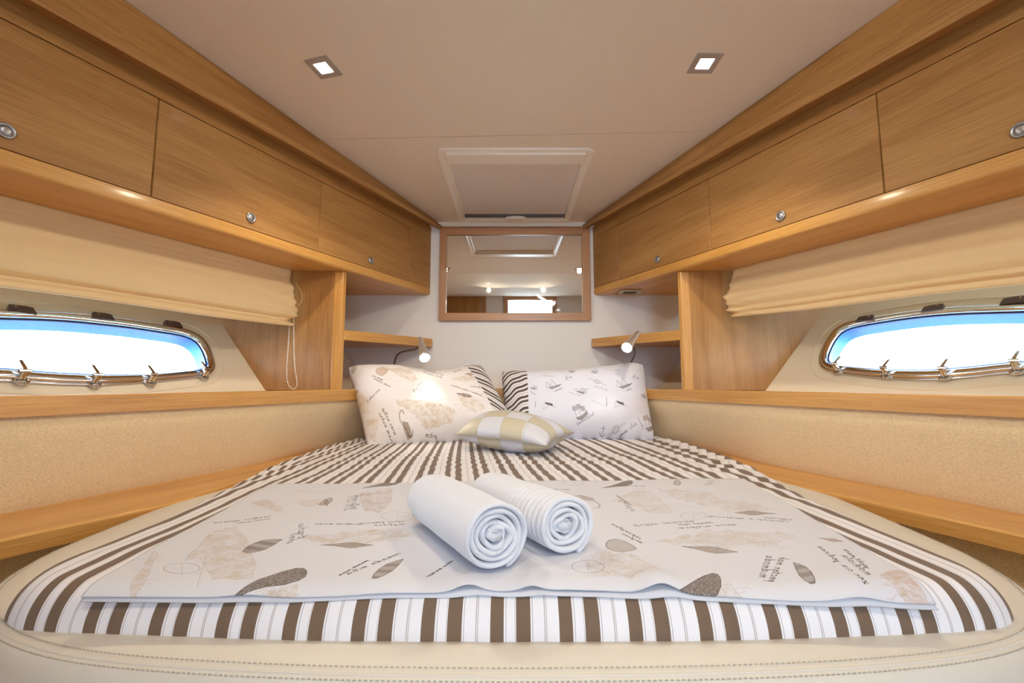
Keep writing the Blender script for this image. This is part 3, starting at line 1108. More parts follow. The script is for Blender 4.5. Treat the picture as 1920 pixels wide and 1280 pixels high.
# ---------------------------------------------------------------- reading lamps
def reading_lamp(neck_px, ydepth, tip_px, lens_px, dtip, dlens, label, aim_px, yaim, watts):
    base = on_y(neck_px[0][0], neck_px[0][1], ydepth[0])
    foot = np.array([base[0], base[1], EYE - 0.04])
    t = empty('reading_lamp', tuple(foot), label, 'lamp', 'bedside reading lamps')
    mk('base', *join(cyl(foot, foot + [0, 0, 0.008], 0.026, 0.024, 24), cyl(foot + [0, 0, 0.008], foot + [0, 0, 0.03], 0.010, 0.007, 16)), 'chrome', t)
    P = [foot + [0, 0, 0.02]] + [on_y(a, b, yy) for (a, b), yy in zip(neck_px, ydepth)]
    P = np.array(P)
    L = np.r_[0, np.cumsum(np.linalg.norm(np.diff(P, axis=0), axis=1))]
    s = np.linspace(0, L[-1], 60)
    Q = np.c_[[np.interp(s, L, P[:, i]) for i in range(3)]].T
    for _ in range(12):
        Q[1:-1] = 0.25 * Q[:-2] + 0.5 * Q[1:-1] + 0.25 * Q[2:]
    mk('gooseneck', *tube(Q, [0.0052 + 0.0004 * (i % 2) for i in range(60)], 12), 'neck_steel', t, smooth=True)
    a = on_y(tip_px[0], tip_px[1], dtip)
    b = on_y(lens_px[0], lens_px[1], dlens)
    ax = (b - a) / np.linalg.norm(b - a)
    Lh = np.linalg.norm(b - a)
    path, rad = [], []
    for s_, r in ((0, 0.005), (0.02, 0.009), (0.06, 0.0115), (0.35, 0.016), (0.7, 0.0215), (0.95, 0.0262), (1.0, 0.0265), (1.0, 0.024), (0.97, 0.0235)):
        path.append(a + ax * Lh * s_)
        rad.append(r)
    # lathe along ax
    u = np.cross(ax, [0, 0, 1.0])
    u /= np.linalg.norm(u)
    w_ = np.cross(ax, u)
    secs = [[p + r * (math.cos(q) * u + math.sin(q) * w_) for q in np.linspace(0, 2 * math.pi, 28, endpoint=False)] for p, r in zip(path, rad)]
    sh = fix_normals(mk('lamp_shade', *loft(secs, True), 'lamp_steel', t, smooth=True))
    lc = a + ax * Lh * 0.975
    secs = [[lc + ax * h + r * (math.cos(q) * u + math.sin(q) * w_) for q in np.linspace(0, 2 * math.pi, 24, endpoint=False)] for h, r in ((0, 0.0233), (0.002, 0.0225), (0.0045, 0.014), (0.005, 0.001))]
    mk('lamp_lens', *loft(secs, True, True), 'lens_small', sh, smooth=True)
    aim = on_y(*aim_px, yaim)
    Ld = bpy.data.lights.new('reading_spot', 'SPOT')
    Ld.energy = watts
    Ld.spot_size = math.radians(62)
    Ld.spot_blend = 0.8
    Ld.shadow_soft_size = 0.018
    Ld.color = (1.0, 0.93, 0.80)
    lo_ = bpy.data.objects.new('reading_spot', Ld)
    pos = a + ax * (Lh + 0.012)
    lo_.location = tuple(pos - foot)
    dirv = Vector(tuple(aim - pos))
    lo_.rotation_euler = dirv.to_track_quat('-Z', 'Y').to_euler()
    lo_.parent = t
    COL.objects.link(lo_)


reading_lamp([(738, 700), (738.5, 685), (742, 668), (751, 660), (764, 657), (776, 655.5), (788, 649)], [2.43, 2.43, 2.41, 2.35, 2.26, 2.17, 2.10], (787.5, 633), (796.5, 671), 2.13, 2.00,
             'chrome gooseneck reading lamp arching over the left pillow printed with shells', (806, 744), 1.90, 3.0)
reading_lamp([(1181, 700), (1181, 688), (1184, 677), (1189, 667), (1190, 657), (1187, 645)], [2.43, 2.43, 2.38, 2.28, 2.18, 2.09], (1197, 622.5), (1175, 652), 2.12, 1.99,
             'short chrome gooseneck reading lamp above the right pillow printed with ships', (1150, 738), 1.93, 1.5)

# ---------------------------------------------------------------- bed
def curve_half(pts, n, it=10):
    P = np.array(pts)
    L = np.r_[0, np.cumsum(np.linalg.norm(np.diff(P, axis=0), axis=1))]
    s = np.linspace(0, L[-1], n)
    Q = np.c_[np.interp(s, L, P[:, 0]), np.interp(s, L, P[:, 1])]
    for _ in range(it):
        Q[1:-1] = 0.25 * Q[:-2] + 0.5 * Q[1:-1] + 0.25 * Q[2:]
    return Q


def outline_from(right, left, n=150, it=10):
    R = curve_half(right, n, it)
    L_ = curve_half(left, n, it)
    return np.vstack([R[:-1], L_[::-1][:-1]])      # closed loop starting at the foot, counter-clockwise, right side first


RIM_R = [(0, 0.493), (0.2, 0.496), (0.38, 0.506), (0.52, 0.524), (0.63, 0.552), (0.72, 0.605), (0.775, 0.668), (0.800, 0.74), (0.815, 0.85), (0.845, 1.05), (0.872, 1.29), (0.85, 1.44), (0.82, 1.7), (0.80, 2.05), (0.70, 2.38), (0, 2.385)]
RIM_L = [(0, 0.493), (-0.2, 0.496), (-0.38, 0.508), (-0.52, 0.526), (-0.64, 0.566), (-0.74, 0.625), (-0.805, 0.70), (-0.828, 0.80), (-0.842, 0.95), (-0.860, 1.12), (-0.862, 1.3), (-0.85, 1.48), (-0.82, 1.7), (-0.80, 2.05), (-0.70, 2.38), (0, 2.385)]
RIM = outline_from(RIM_R, RIM_L)


def off2(P, d):
    t = np.roll(P, -1, 0) - np.roll(P, 1, 0)
    t /= np.linalg.norm(t, axis=1)[:, None] + 1e-9
    nn = np.c_[t[:, 1], -t[:, 0]]
    c = P.mean(0)
    if ((P - c) * nn).sum() < 0:
        nn = -nn
    Q = P + nn * d
    for _ in range(2):
        Q = 0.25 * np.roll(Q, 1, 0) + 0.5 * Q + 0.25 * np.roll(Q, -1, 0)
    return Q


bed = empty('island_bed', (0, 1.4, 0), 'cream leather upholstered island bed base with double stitching round its foot', 'bed')
ZR = EYE - 0.308
side_rise = lambda y: 0.014 * max(0.0, min(1.0, (y - 0.58) / 0.22))
prof = [(-0.085, -0.020), (-0.06, -0.002), (-0.045, 0.0), (-0.025, -0.001), (-0.010, -0.0045), (-0.002, -0.0085), (0.0035, -0.015), (0.008, -0.026), (0.0115, -0.05), (0.013, -0.12), (0.013, -0.30), (0.008, -0.50), (-0.02, -0.56), (-0.10, -ZR + 0.001)]
secs = []
for o_, dz in prof:
    Q = off2(RIM, o_)
    secs.append([(a, b, ZR + dz + (side_rise(b) if dz > -0.2 else 0)) for a, b in Q])
fix_normals(mk('leather_surround', *loft(secs, True), 'leather', bed, smooth=True))
Q = off2(RIM, -0.05)
mk('bed_platform', [(a, b, ZR - 0.012) for a, b in Q] + [(a, b, ZR - 0.06) for a, b in Q],
   [tuple(range(len(Q))), tuple(range(len(Q), 2 * len(Q)))[::-1]] + [(i, (i + 1) % len(Q), len(Q) + (i + 1) % len(Q), len(Q) + i) for i in range(len(Q))], 'white_cotton', bed)
# seam groove ridges and stitches
for o_, dz in ((-0.012, -0.0028), (0.0, -0.0092)):
    Q = off2(RIM, o_)
    Q3 = np.array([(a, b, ZR + dz + side_rise(b)) for a, b in Q])
    Q3 = np.roll(Q3, len(Q3) // 2, axis=0)
    C3 = np.vstack([Q3, Q3[:1]])
    L = np.r_[0, np.cumsum(np.linalg.norm(np.diff(C3, axis=0), axis=1))]
    keep = []
    step = 0.0062
    parts = []
    for s in np.arange(0, L[-1] - step, step):
        a = np.array([np.interp(s, L, C3[:, i]) for i in range(3)])
        if a[1] > 1.0:
            continue
        b = np.array([np.interp(s + step * 0.62, L, C3[:, i]) for i in range(3)])
        parts.append(tube([a + [0, 0, 0.0002], (a + b) / 2 + [0, 0, 0.0010], b + [0, 0, 0.0002]], 0.00065, 5))
    mk('stitching', *join(*parts), 'thread', bed, kind='stuff')
Q = off2(RIM, -0.006)
mk('piping_seam', *tube([(a, b, ZR - 0.0068 + side_rise(b)) for a, b in Q], 0.0016, 6, closed=True), 'leather', bed, smooth=True)

# ---------------------------------------------------------------- striped fitted sheet over the mattress
SH_R = [(0, 0.553), (0.25, 0.554), (0.42, 0.561), (0.54, 0.568), (0.62, 0.579), (0.665, 0.599), (0.683, 0.632), (0.684, 0.70), (0.682, 0.787), (0.705, 0.99), (0.742, 1.2), (0.785, 1.38), (0.81, 1.6), (0.80, 1.95), (0.765, 2.16), (0.68, 2.36), (0, 2.375)]
SH_L = [(0, 0.553), (-0.25, 0.554), (-0.42, 0.562), (-0.54, 0.568), (-0.625, 0.579), (-0.672, 0.599), (-0.690, 0.632), (-0.694, 0.68), (-0.697, 0.775), (-0.711, 0.90), (-0.741, 1.10), (-0.766, 1.25), (-0.795, 1.40), (-0.81, 1.6), (-0.80, 1.95), (-0.75, 2.16), (-0.66, 2.36), (0, 2.375)]
SHO = outline_from(SH_R, SH_L, 420, 8)
CEN = np.array([0.0, 1.45])
NR = 150
ZT = EYE - 0.263
ang = SHO - CEN
rad = np.linalg.norm(ang, axis=1)
T = 1 - (np.linspace(1, 0, NR) ** 2.2)      # 0 at the edge ring -> 1 at the centre (dense near edge)
V = []
UV = []
for k in range(NR):
    t = (k / (NR - 1)) ** 2.0
    for i in range(len(SHO)):
        P = SHO[i] + (CEN - SHO[i]) * t * 0.999
        e_ = rad[i] * t
        x, y = P
        q = min(e_ / 0.045, 1.0)
        z = ZT - 0.052 * (1 - math.sqrt(max(0, 1 - (1 - q) ** 2)))
        z += 0.006 * min(1, e_ / 0.4)
        sidef = max(0.0, min(1.0, (abs(x) - 0.56) / 0.16)) * max(0.0, min(1.0, (y - 0.85) / 0.4))
        # gathers along the long sides
        ph = y * 75 + 2.2 * fbm(x, y, 0, 6) + abs(x) * 12
        z += sidef * 0.0034 * math.sin(ph)
        dx = -sidef * 0.0045 * math.sin(ph + 0.8)
        # broad soft unevenness
        z += 0.0035 * fbm(x, y, 1.0, 5) * q + 0.0016 * fbm(x, y, 2.0, 16) * q
        # ripples between the pillows and the folded sheet
        band = math.exp(-((y - 1.45) / 0.22) ** 2)
        z += band * 0.0014 * math.sin(y * 95 + 3 * fbm(x, y, 0, 5))
        # pulls on the front face
        fr_ = max(0.0, 1 - e_ / 0.05) * (1 if y < 0.75 else 0)
        y2 = y + fr_ * 0.0018 * fbm(x, 0, 0, 22)
        V.append((x, y2, z))
        lean = 0.13 * (y - 0.60) * (1 - 1.15 * min(1, (x / 0.80) ** 2)) if y > 0.60 else 0.0
        sx = x * (1 - 0.02 * sidef) + lean + dx + 0.003 * fbm(x, y, 5.0, 3.5) + band * 0.0022 * math.sin(y * 80 + x * 5)
        UV.append((sx + 10 * PERIOD, y))
n = len(SHO)
F = []
for k in range(NR - 1):
    for i in range(n):
        F.append((k * n + i, k * n + (i + 1) % n, (k + 1) * n + (i + 1) % n, (k + 1) * n + i))
F.append(tuple((NR - 1) * n + i for i in range(n)))
# skirt tucked into the leather surround
b0 = len(V)
for i in range(n):
    x, y = SHO[i] + (CEN - SHO[i]) * 0.004
    V.append((x, y, ZT - 0.075))
    UV.append((UV[i][0], y))
for i in range(n):
    F.append((b0 + i, b0 + (i + 1) % n, (i + 1) % n, i))
o = mk('fitted_sheet', V, F, 'stripes', loc=(0, 1.4, ZT), uv=UV, smooth=True)
fix_normals(o)
tag(o, 'brown and white striped fitted sheet stretched over the mattress', 'bed sheet')


# ---------------------------------------------------------------- printing on cloth: strokes drawn into a picture made here
class Print:
    def __init__(self, w, h, base=(0.81, 0.818, 0.86)):
        self.a = np.ones((h, w, 3), np.float32) * np.array(base, np.float32)
        self.w, self.h = w, h

    def _blend(self, x0, x1, y0, y1, m, col):
        s = self.a[y0:y1, x0:x1]
        s += (np.array(col, np.float32) - s) * m[..., None]

    def line(self, P, wd, col, al=1.0):
        """P in canvas pixels"""
        for (ax, ay), (bx, by) in zip(P[:-1], P[1:]):
            r = wd / 2 + 1
            x0, x1 = int(min(ax, bx) - r), int(max(ax, bx) + r) + 2
            y0, y1 = int(min(ay, by) - r), int(max(ay, by) + r) + 2
            x0, y0 = max(x0, 0), max(y0, 0)
            x1, y1 = min(x1, self.w), min(y1, self.h)
            if x1 <= x0 or y1 <= y0:
                continue
            X, Y = np.meshgrid(np.arange(x0, x1), np.arange(y0, y1))
            dx, dy = bx - ax, by - ay
            L2 = dx * dx + dy * dy + 1e-9
            t = np.clip(((X - ax) * dx + (Y - ay) * dy) / L2, 0, 1)
            d = np.hypot(X - ax - t * dx, Y - ay - t * dy)
            self._blend(x0, x1, y0, y1, np.clip(wd / 2 + 0.5 - d, 0, 1).astype(np.float32) * al, col)

    def mask(self, P):
        P = np.array(P)
        x0, y0 = np.maximum(np.floor(P.min(0)).astype(int) - 1, 0)
        x1, y1 = np.ceil(P.max(0)).astype(int) + 2
        x1, y1 = min(x1, self.w), min(y1, self.h)
        if x1 <= x0 or y1 <= y0:
            return None
        X, Y = np.meshgrid(np.arange(x0, x1), np.arange(y0, y1))
        m = np.zeros(X.shape, bool)
        for (ax, ay), (bx, by) in zip(P, np.roll(P, -1, 0)):
            if ay == by:
                continue
            c = ((ay > Y) != (by > Y)) & (X < (bx - ax) * (Y - ay) / (by - ay) + ax)
            m ^= c
        return x0, x1, y0, y1, m

    def poly(self, P, col, al=1.0, tex=None, seed=0, dens=0.5, ang=0.0, period=8):
        r = self.mask(P)
        if r is None:
            return
        x0, x1, y0, y1, m = r
        k = m.astype(np.float32)
        rg = np.random.RandomState(seed)
        if tex == 'speck':
            q = rg.rand(*m.shape)
            q = (q + np.roll(q, 1, 0) + np.roll(q, 1, 1)) / 3
            k = k * (0.55 + 0.45 * (q > dens))
        elif tex == 'hatch':
            X, Y = np.meshgrid(np.arange(x0, x1), np.arange(y0, y1))
            v = X * math.cos(ang) + Y * math.sin(ang) + 3 * np.sin(Y * 0.05)
            k = k * (0.62 + 0.38 * np.sin(v * 2 * math.pi / period))
        elif tex == 'bands':
            X, Y = np.meshgrid(np.arange(x0, x1), np.arange(y0, y1))
            v = X * math.cos(ang) + Y * math.sin(ang)
            k = k * (0.75 + 0.25 * np.sign(np.sin(v * 2 * math.pi / period)) - 0.15 * (rg.rand(*m.shape)))
        elif tex == 'sketch':
            q = rg.rand(*m.shape)
            for _ in range(3):
                q = (q + np.roll(q, 1, 0) + np.roll(q, 1, 1) + np.roll(q, -1, 1)) / 4
            qq = rg.rand(m.shape[0] // 24 + 2, m.shape[1] // 24 + 2)
            big = np.kron(qq, np.ones((24, 24)))[:m.shape[0], :m.shape[1]]
            for _ in range(6):
                big = (big + np.roll(big, 2, 0) + np.roll(big, 2, 1) + np.roll(big, -2, 1) + np.roll(big, -2, 0)) / 5
            k = k * np.clip(0.34 + 6.0 * (q - 0.5) + 0.9 * (big - 0.5), 0, 1) * 0.8
            # soften the outline
            for _ in range(8):
                k = (k + np.roll(k, 2, 0) + np.roll(k, -2, 0) + np.roll(k, 2, 1) + np.roll(k, -2, 1)) / 5 if _ < 2 else k
        self._blend(x0, x1, y0, y1, (k * al).astype(np.float32), col)

    def image(self, name):
        img = bpy.data.images.new(name, self.w, self.h)
        buf = np.ones((self.h, self.w, 4), np.float32)
        buf[..., :3] = np.clip(self.a, 0, 1)
        img.pixels.foreach_set(buf.ravel())
        img.update()
        img.pack()
        return img


GLY = {
    'a': '8,8 3,9 0,5 2,1 6,2 8,8 8,2 11,0', 'b': '0,18 1,2 5,0 8,4 5,8 1,6', 'c': '8,8 3,9 0,5 2,0 8,2', 'd': '8,8 3,9 0,5 2,1 6,2 9,18 8,1 11,0', 'e': '0,5 7,6 5,9 1,7 1,2 5,0 9,3',
    'f': '7,17 3,17 2,8 1,-6 0,4 5,8', 'g': '8,8 3,9 0,5 3,1 8,4 8,-6 3,-8 1,-5 9,1', 'h': '0,0 3,18 1,4 5,9 8,7 8,1 10,0', 'i': '0,8 1,1 3,0', 'j': '4,8 3,-6 0,-6', 'k': '0,0 2,18 1,4 7,9 3,5 8,0',
    'l': '0,4 4,17 2,17 1,2 4,0', 'm': '0,0 1,8 1,5 4,9 5,6 5,0 6,6 9,9 10,6 10,1 12,0', 'n': '0,0 1,8 1,5 5,9 7,6 7,1 9,0', 'o': '4,9 0,6 1,1 5,0 8,4 4,9 9,8', 'p': '1,-8 2,8 2,3 7,9 9,4 5,0 2,2',
    'r': '0,0 2,8 2,6 7,9 7,7', 's': '0,0 4,9 6,4 3,0 0,1', 't': '4,16 2,2 5,0 2,10 -1,10 6,10', 'u': '0,8 1,1 5,1 7,8 7,1 9,0', 'v': '0,8 3,0 7,9 9,8', 'w': '0,8 2,0 5,7 7,0 10,9', 'x': '0,9 8,0 4,5 8,9 0,0',
    'y': '0,8 2,2 6,3 8,8 6,-6 2,-7 8,1', 'z': '0,8 7,8 0,0 7,0'}
GLY = {k: [tuple(float(c) for c in p.split(',')) for p in v.split()] for k, v in GLY.items()}


class Mapped:
    """draws on a Print with coordinates given in another plane through fn(x,y)->canvas"""

    def __init__(self, pr, fn, seed=3):
        self.pr, self.fn = pr, fn
        self.rg = random.Random(seed)

    def m(self, P):
        return [self.fn(x, y) for x, y in P]

    def line(self, P, wd=1.6, col=(0.25, 0.2, 0.17), al=0.8):
        self.pr.line(self.m(P), wd, col, al)

    def poly(self, P, col, al=1, **k):
        self.pr.poly(self.m(P), col, al, **k)

    def text(self, s, a, b, wd=1.7, col=(0.2, 0.17, 0.15), al=0.85, hs=0.82, flip=1):
        """words written from a to b (mapped first, drawn on the canvas)"""
        A, B = np.array(self.fn(*a)), np.array(self.fn(*b))
        d = B - A
        L = np.linalg.norm(d)
        d /= L
        n = np.array([-d[1], d[0]]) * flip
        adv = 0
        strokes = []
        for ch in s:
            if ch == ' ':
                adv += 9
                continue
            G_ = GLY[ch]
            strokes.append([(x + adv + y * 0.35, y) for x, y in G_])
            adv += max(x for x, _ in G_) + 3.2
        k = L / max(adv, 1)
        for st in strokes:
            P = [A + d * (x * k) + n * (y * k * hs) for x, y in st]
            self.pr.line(P, wd, col, al)


def shell(mp, kind, a, b, w, seed=1, col=(0.36, 0.31, 0.28)):
    """shell from tip a to far end b, half width w, in source coordinates"""
    a, b = np.array(a, float), np.array(b, float)
    d = b - a
    n = np.array([-d[1], d[0]]) / (np.linalg.norm(d) + 1e-9)
    if kind == 'drop':
        pr = [(0, 0.02), (0.2, 0.22), (0.45, 0.5), (0.7, 0.95), (0.88, 1.0), (0.97, 0.7), (1.0, 0.2)]
    elif kind == 'leaf':
        pr = [(0, 0.03), (0.2, 0.55), (0.45, 1.0), (0.7, 0.95), (0.9, 0.6), (1, 0.1)]
    elif kind == 'fan':
        pr = [(0, 0.1), (0.15, 0.5), (0.4, 0.9), (0.7, 1.0), (0.9, 0.75), (1, 0.25)]
    else:
        pr = [(0, 0.02), (0.25, 0.35), (0.5, 0.95), (0.65, 1.0), (0.8, 0.5), (1, 0.04)]
    P = [a + d * t + n * w * h for t, h in pr] + [a + d * t - n * w * h * 0.85 for t, h in pr[::-1]]
    P = [tuple(p) for p in P]
    M_ = mp.m(P)
    q = np.array(M_)
    dd = q[len(pr) - 1] - q[0]
    an = math.atan2(dd[1], dd[0])
    if kind == 'drop':
        mp.pr.poly(M_, col, 0.85, tex='speck', seed=seed, dens=0.42)
    elif kind == 'leaf':
        mp.pr.poly(M_, col, 0.62, tex='bands', seed=seed, ang=an + 0.35, period=34)
        mp.pr.poly(M_, (0.30, 0.25, 0.22), 0.3, tex='hatch', seed=seed, ang=an + 0.35, period=7)
    elif kind == 'fan':
        mp.pr.poly(M_, col, 0.6, tex='hatch', seed=seed, ang=an + 1.4, period=9)
    else:
        mp.pr.poly(M_, col, 0.7, tex='speck', seed=seed, dens=0.5)
    mp.pr.line(M_ + [M_[0]], 1.6, (0.28, 0.24, 0.21), 0.8)


TAN = (0.70, 0.62, 0.53)


def region(mp, P, seed, al=0.75, col=TAN, nl=0):
    # a map-like sketched patch with broken outline
    rg = random.Random(seed)
    Q = []
    for (ax, ay), (bx, by) in zip(P, P[1:] + P[:1]):
        for k in range(6):
            t = k / 6
            s = 0.05 * math.hypot(bx - ax, by - ay)
            Q.append((ax + (bx - ax) * t + rg.uniform(-s, s), ay + (by - ay) * t + rg.uniform(-s, s)))
    mp.poly(Q, col, al, tex='sketch', seed=seed)
    mp.line(Q + [Q[0]], 1.1, (0.62, 0.53, 0.44), 0.35)
    x0, x1 = min(p[0] for p in P), max(p[0] for p in P)
    y0, y1 = min(p[1] for p in P), max(p[1] for p in P)
    for _ in range(26):
        x, y = rg.uniform(x0, x1), rg.uniform(y0, y1)
        l = (x1 - x0) * 0.12
        a = rg.uniform(-0.4, 0.4)
        mp.line([(x, y), (x + l * math.cos(a), y + l * 0.4 * math.sin(a)), (x + l * 1.6, y + rg.uniform(-1, 1) * l * 0.2)], 1.0, (0.60, 0.50, 0.42), 0.35)


# ---------------------------------------------------------------- folded printed sheet (runner) on the bed
RES = 0.00062
RX0, RX1, RY0, RY1 = -0.66, 0.68, 0.50, 1.24
pr = Print(int((RX1 - RX0) / RES), int((RY1 - RY0) / RES))
ZRUN = EYE - 0.256


def rfn(px, py):
    P = on_z(px, py, ZRUN)
    return ((P[0] - RX0) / RES, (P[1] - RY0) / RES)


mp = Mapped(pr, rfn)
region(mp, [(395, 1000), (440, 990), (462, 1010), (478, 1055), (470, 1085), (400, 1085), (372, 1045), (345, 1050), (375, 1020)], 1)
region(mp, [(270, 1060), (288, 1035), (296, 1040), (270, 1090), (250, 1105), (244, 1095)], 2)
region(mp, [(468, 945), (500, 938), (530, 955), (520, 962), (490, 950)], 3)
region(mp, [(560, 944), (600, 938), (606, 950), (570, 952)], 4, 0.6)
region(mp, [(678, 925), (735, 918), (732, 945), (712, 962), (685, 960), (674, 945)], 5, 0.8, (0.66, 0.58, 0.55))
region(mp, [(560, 1008), (640, 1000), (760, 995), (775, 1005), (700, 1022), (600, 1020)], 6, 0.7)
region(mp, [(470, 1108), (520, 1098), (558, 1092), (552, 1110), (500, 1116)], 7)
region(mp, [(1150, 940), (1200, 918), (1230, 930), (1262, 960), (1220, 962), (1180, 945)], 8, 0.6)
region(mp, [(1235, 920), (1300, 925), (1400, 945), (1450, 958), (1400, 965), (1330, 950), (1270, 938)], 9, 0.6)
region(mp, [(1230, 1015), (1320, 1000), (1450, 1000), (1490, 1008), (1440, 1030), (1330, 1025)], 10, 0.55)
region(mp, [(1090, 1050), (1150, 1028), (1200, 1050), (1240, 1075), (1180, 1085), (1110, 1080)], 11, 0.65)
region(mp, [(1300, 1095), (1370, 1090), (1400, 1110), (1330, 1118)], 12, 0.5)
region(mp, [(1650, 1078), (1690, 1070), (1730, 1100), (1745, 1115), (1700, 1110)], 13, 0.9, (0.72, 0.60, 0.52))
region(mp, [(990, 930), (1060, 925), (1090, 935), (1060, 945), (1000, 945)], 14, 0.5)
shell(mp, 'drop', (432, 1106), (574, 1070), 12, 1)
shell(mp, 'leaf', (528, 1013), (455, 1034), 9, 2)
shell(mp, 'fan', (598, 950), (622, 938), 6, 3, (0.46, 0.38, 0.30))
shell(mp, 'fan', (612, 952), (610, 940), 4, 3, (0.46, 0.38, 0.30))
shell(mp, 'spin', (602, 1023), (698, 1025), 5, 4, (0.45, 0.36, 0.28))
shell(mp, 'drop', (678, 919), (748, 905), 5, 5)
shell(mp, 'leaf', (755, 1050), (698, 1085), 9, 6, (0.45, 0.38, 0.32))
shell(mp, 'drop', (1128, 917), (1186, 905), 5, 7)
shell(mp, 'fan', (1192, 1030), (1136, 1024), 12, 8, (0.48, 0.42, 0.38))
shell(mp, 'drop', (1262, 1106), (1350, 1082), 16, 9)
shell(mp, 'spin', (1278, 1023), (1382, 1036), 6, 10, (0.5, 0.43, 0.37))
shell(mp, 'leaf', (1488, 1056), (1527, 1090), 10, 11, (0.45, 0.39, 0.35))
shell(mp, 'spin', (1455, 967), (1378, 963), 4, 12, (0.48, 0.4, 0.34))
shell(mp, 'fan', (1270, 902), (1270, 914), 7, 13, (0.45, 0.4, 0.36))
shell(mp, 'spin', (1535, 1011), (1580, 1017), 3, 14, (0.55, 0.45, 0.4))
# seahorse right of the towels
mp.line([(1078, 934), (1090, 931), (1098, 937), (1108, 940), (1118, 944), (1125, 950), (1121, 956), (1112, 955)], 3.5, (0.5, 0.44, 0.4), 0.8)
mp.poly([(1082, 931), (1096, 932), (1112, 936), (1116, 942), (1102, 942), (1090, 940)], (0.5, 0.44, 0.4), 0.6, tex='hatch', period=6)


def ellipse(mp, c, rx, ry, col=(0.5, 0.46, 0.45), al=0.6):
    P = [(c[0] + rx * math.cos(a), c[1] + ry * math.sin(a)) for a in np.linspace(0, 2 * math.pi, 40)]
    mp.line(P, 1.5, col, al)
    mp.line([(c[0] - rx * 0.7, c[1]), (c[0] + rx * 0.7, c[1])], 1.0, col, al * 0.6)
    mp.line([(c[0], c[1] - ry), (c[0], c[1] + ry)], 1.0, col, al * 0.6)


ellipse(mp, (340, 1066), 34, 10)
ellipse(mp, (745, 970), 30, 9)
ellipse(mp, (1102, 1066), 30, 12)
ellipse(mp, (1300, 967), 24, 7)
ellipse(mp, (1075, 907), 18, 5)
mp.line([(386, 1045), (370, 1095)], 1.3, (0.6, 0.55, 0.5), 0.5)
T = mp.text
# the script lines; upside-down lines run from right to left
T('patella vulgata', (400, 982), (508, 968), flip=-1)
T('nautilus striatus', (505, 974), (442, 982), flip=-1)
T('shell', (538, 1020), (546, 1002), flip=-1)
T('trochus', (558, 1012), (560, 985), flip=-1)
T('small', (644, 960), (652, 933), flip=-1)
T('tellin mare', (658, 958), (664, 932), flip=-1)
T('penseda nuova', (690, 1052), (636, 1078), flip=-1)
T('romada mitia', (752, 1040), (650, 1077), flip=-1)
T('cerithium murex', (680, 986), (590, 986), flip=-1)
T('venus littorina', (758, 980), (672, 984), flip=-1)
T('mytilus', (758, 986), (700, 988), flip=-1)
T('conus marmor', (850, 1052), (802, 1082), flip=-1)
T('venera mitra', (1156, 930), (1185, 948), flip=-1)
T('lunatia', (1170, 940), (1192, 960), flip=-1)
T('scaphander', (1148, 985), (1205, 1012), flip=-1)
T('cardium', (1168, 1003), (1206, 1019), flip=-1)
T('triton seaside', (1184, 986), (1300, 976), flip=-1)
T('solen chlamys', (1270, 984), (1335, 981), flip=-1)
T('andare nuda', (1270, 990), (1380, 985), flip=-1)
T('turritella e haliotis', (1326, 968), (1478, 980), flip=-1)
T('pecten', (1432, 972), (1486, 977), flip=-1)
T('midmoda', (1423, 1078), (1437, 1042), flip=-1)
T('pecten mak', (1440, 1086), (1462, 1045), flip=-1)
T('zen cia yedinea', (1620, 1095), (1530, 1026), flip=-1)
T('modiola', (1625, 1080), (1575, 1042), flip=-1)
T('yacht mare', (1625, 1068), (1580, 1032), flip=-1)
T('velia', (1655, 1050), (1610, 1025), flip=-1)
T('ostrea', (1150, 897 + 12), (1212, 902 + 12), flip=-1)
T('seaside notes', (1020, 920), (1070, 920), flip=-1)
T('sea', (1320, 913), (1330, 903), flip=-1)
for k in range(5):
    mp.line([(520 + 12 * k, 925 - k), (640 - 6 * k, 921 + 2 * k)], 1.0, (0.6, 0.54, 0.48), 0.35)
    mp.line([(1560, 1040 + 6 * k), (1640 + 10 * k, 1062 + 7 * k)], 1.0, (0.6, 0.54, 0.5), 0.3)


def print_mat(name, img, rough=0.85, extra_stripe=None):
    m, nt, bs = new_mat(name)
    uv = nd(nt, 'ShaderNodeUVMap')
    im = nd(nt, 'ShaderNodeTexImage')
    im.image = img
    im.extension = 'EXTEND'
    nt.links.new(uv.outputs[0], im.inputs['Vector'])
    nt.links.new(im.outputs['Color'], bs.inputs['Base Color'])
    bs.inputs['Roughness'].default_value = rough
    bs.inputs['Sheen Weight'].default_value = 0.1
    tc = nd(nt, 'ShaderNodeTexCoord')
    nz = nd(nt, 'ShaderNodeTexNoise', Scale=700.0, Detail=2.0)
    nt.links.new(tc.outputs['Object'], nz.inputs['Vector'])
    bump(nt, bs, nz.outputs['Fac'], 0.2, 0.0004)
    return m


M['runner'] = print_mat('shell_print', pr.image('shell_print'))

# outline of the runner on the mattress
NLc, FLc, FRc, NRc = on_z(150, 1119, EYE - 0.266), on_z(505, 911, ZRUN), on_z(1395, 899, ZRUN), on_z(1752, 1121, EYE - 0.266)
NUx, NVy = 300, 130
V, UV = [], []


def front_wave(x):
    """lift of the near edge where the cloth buckles"""
    w = 0
    for c, s, a in ((-0.055, 0.022, 0.0095), (0.025, 0.016, 0.006), (0.19, 0.024, 0.013), (0.432, 0.030, 0.006), (-0.33, 0.03, 0.003), (-0.17, 0.05, 0.002)):
        w += a * math.exp(-((x - c) / s) ** 2)
    return w


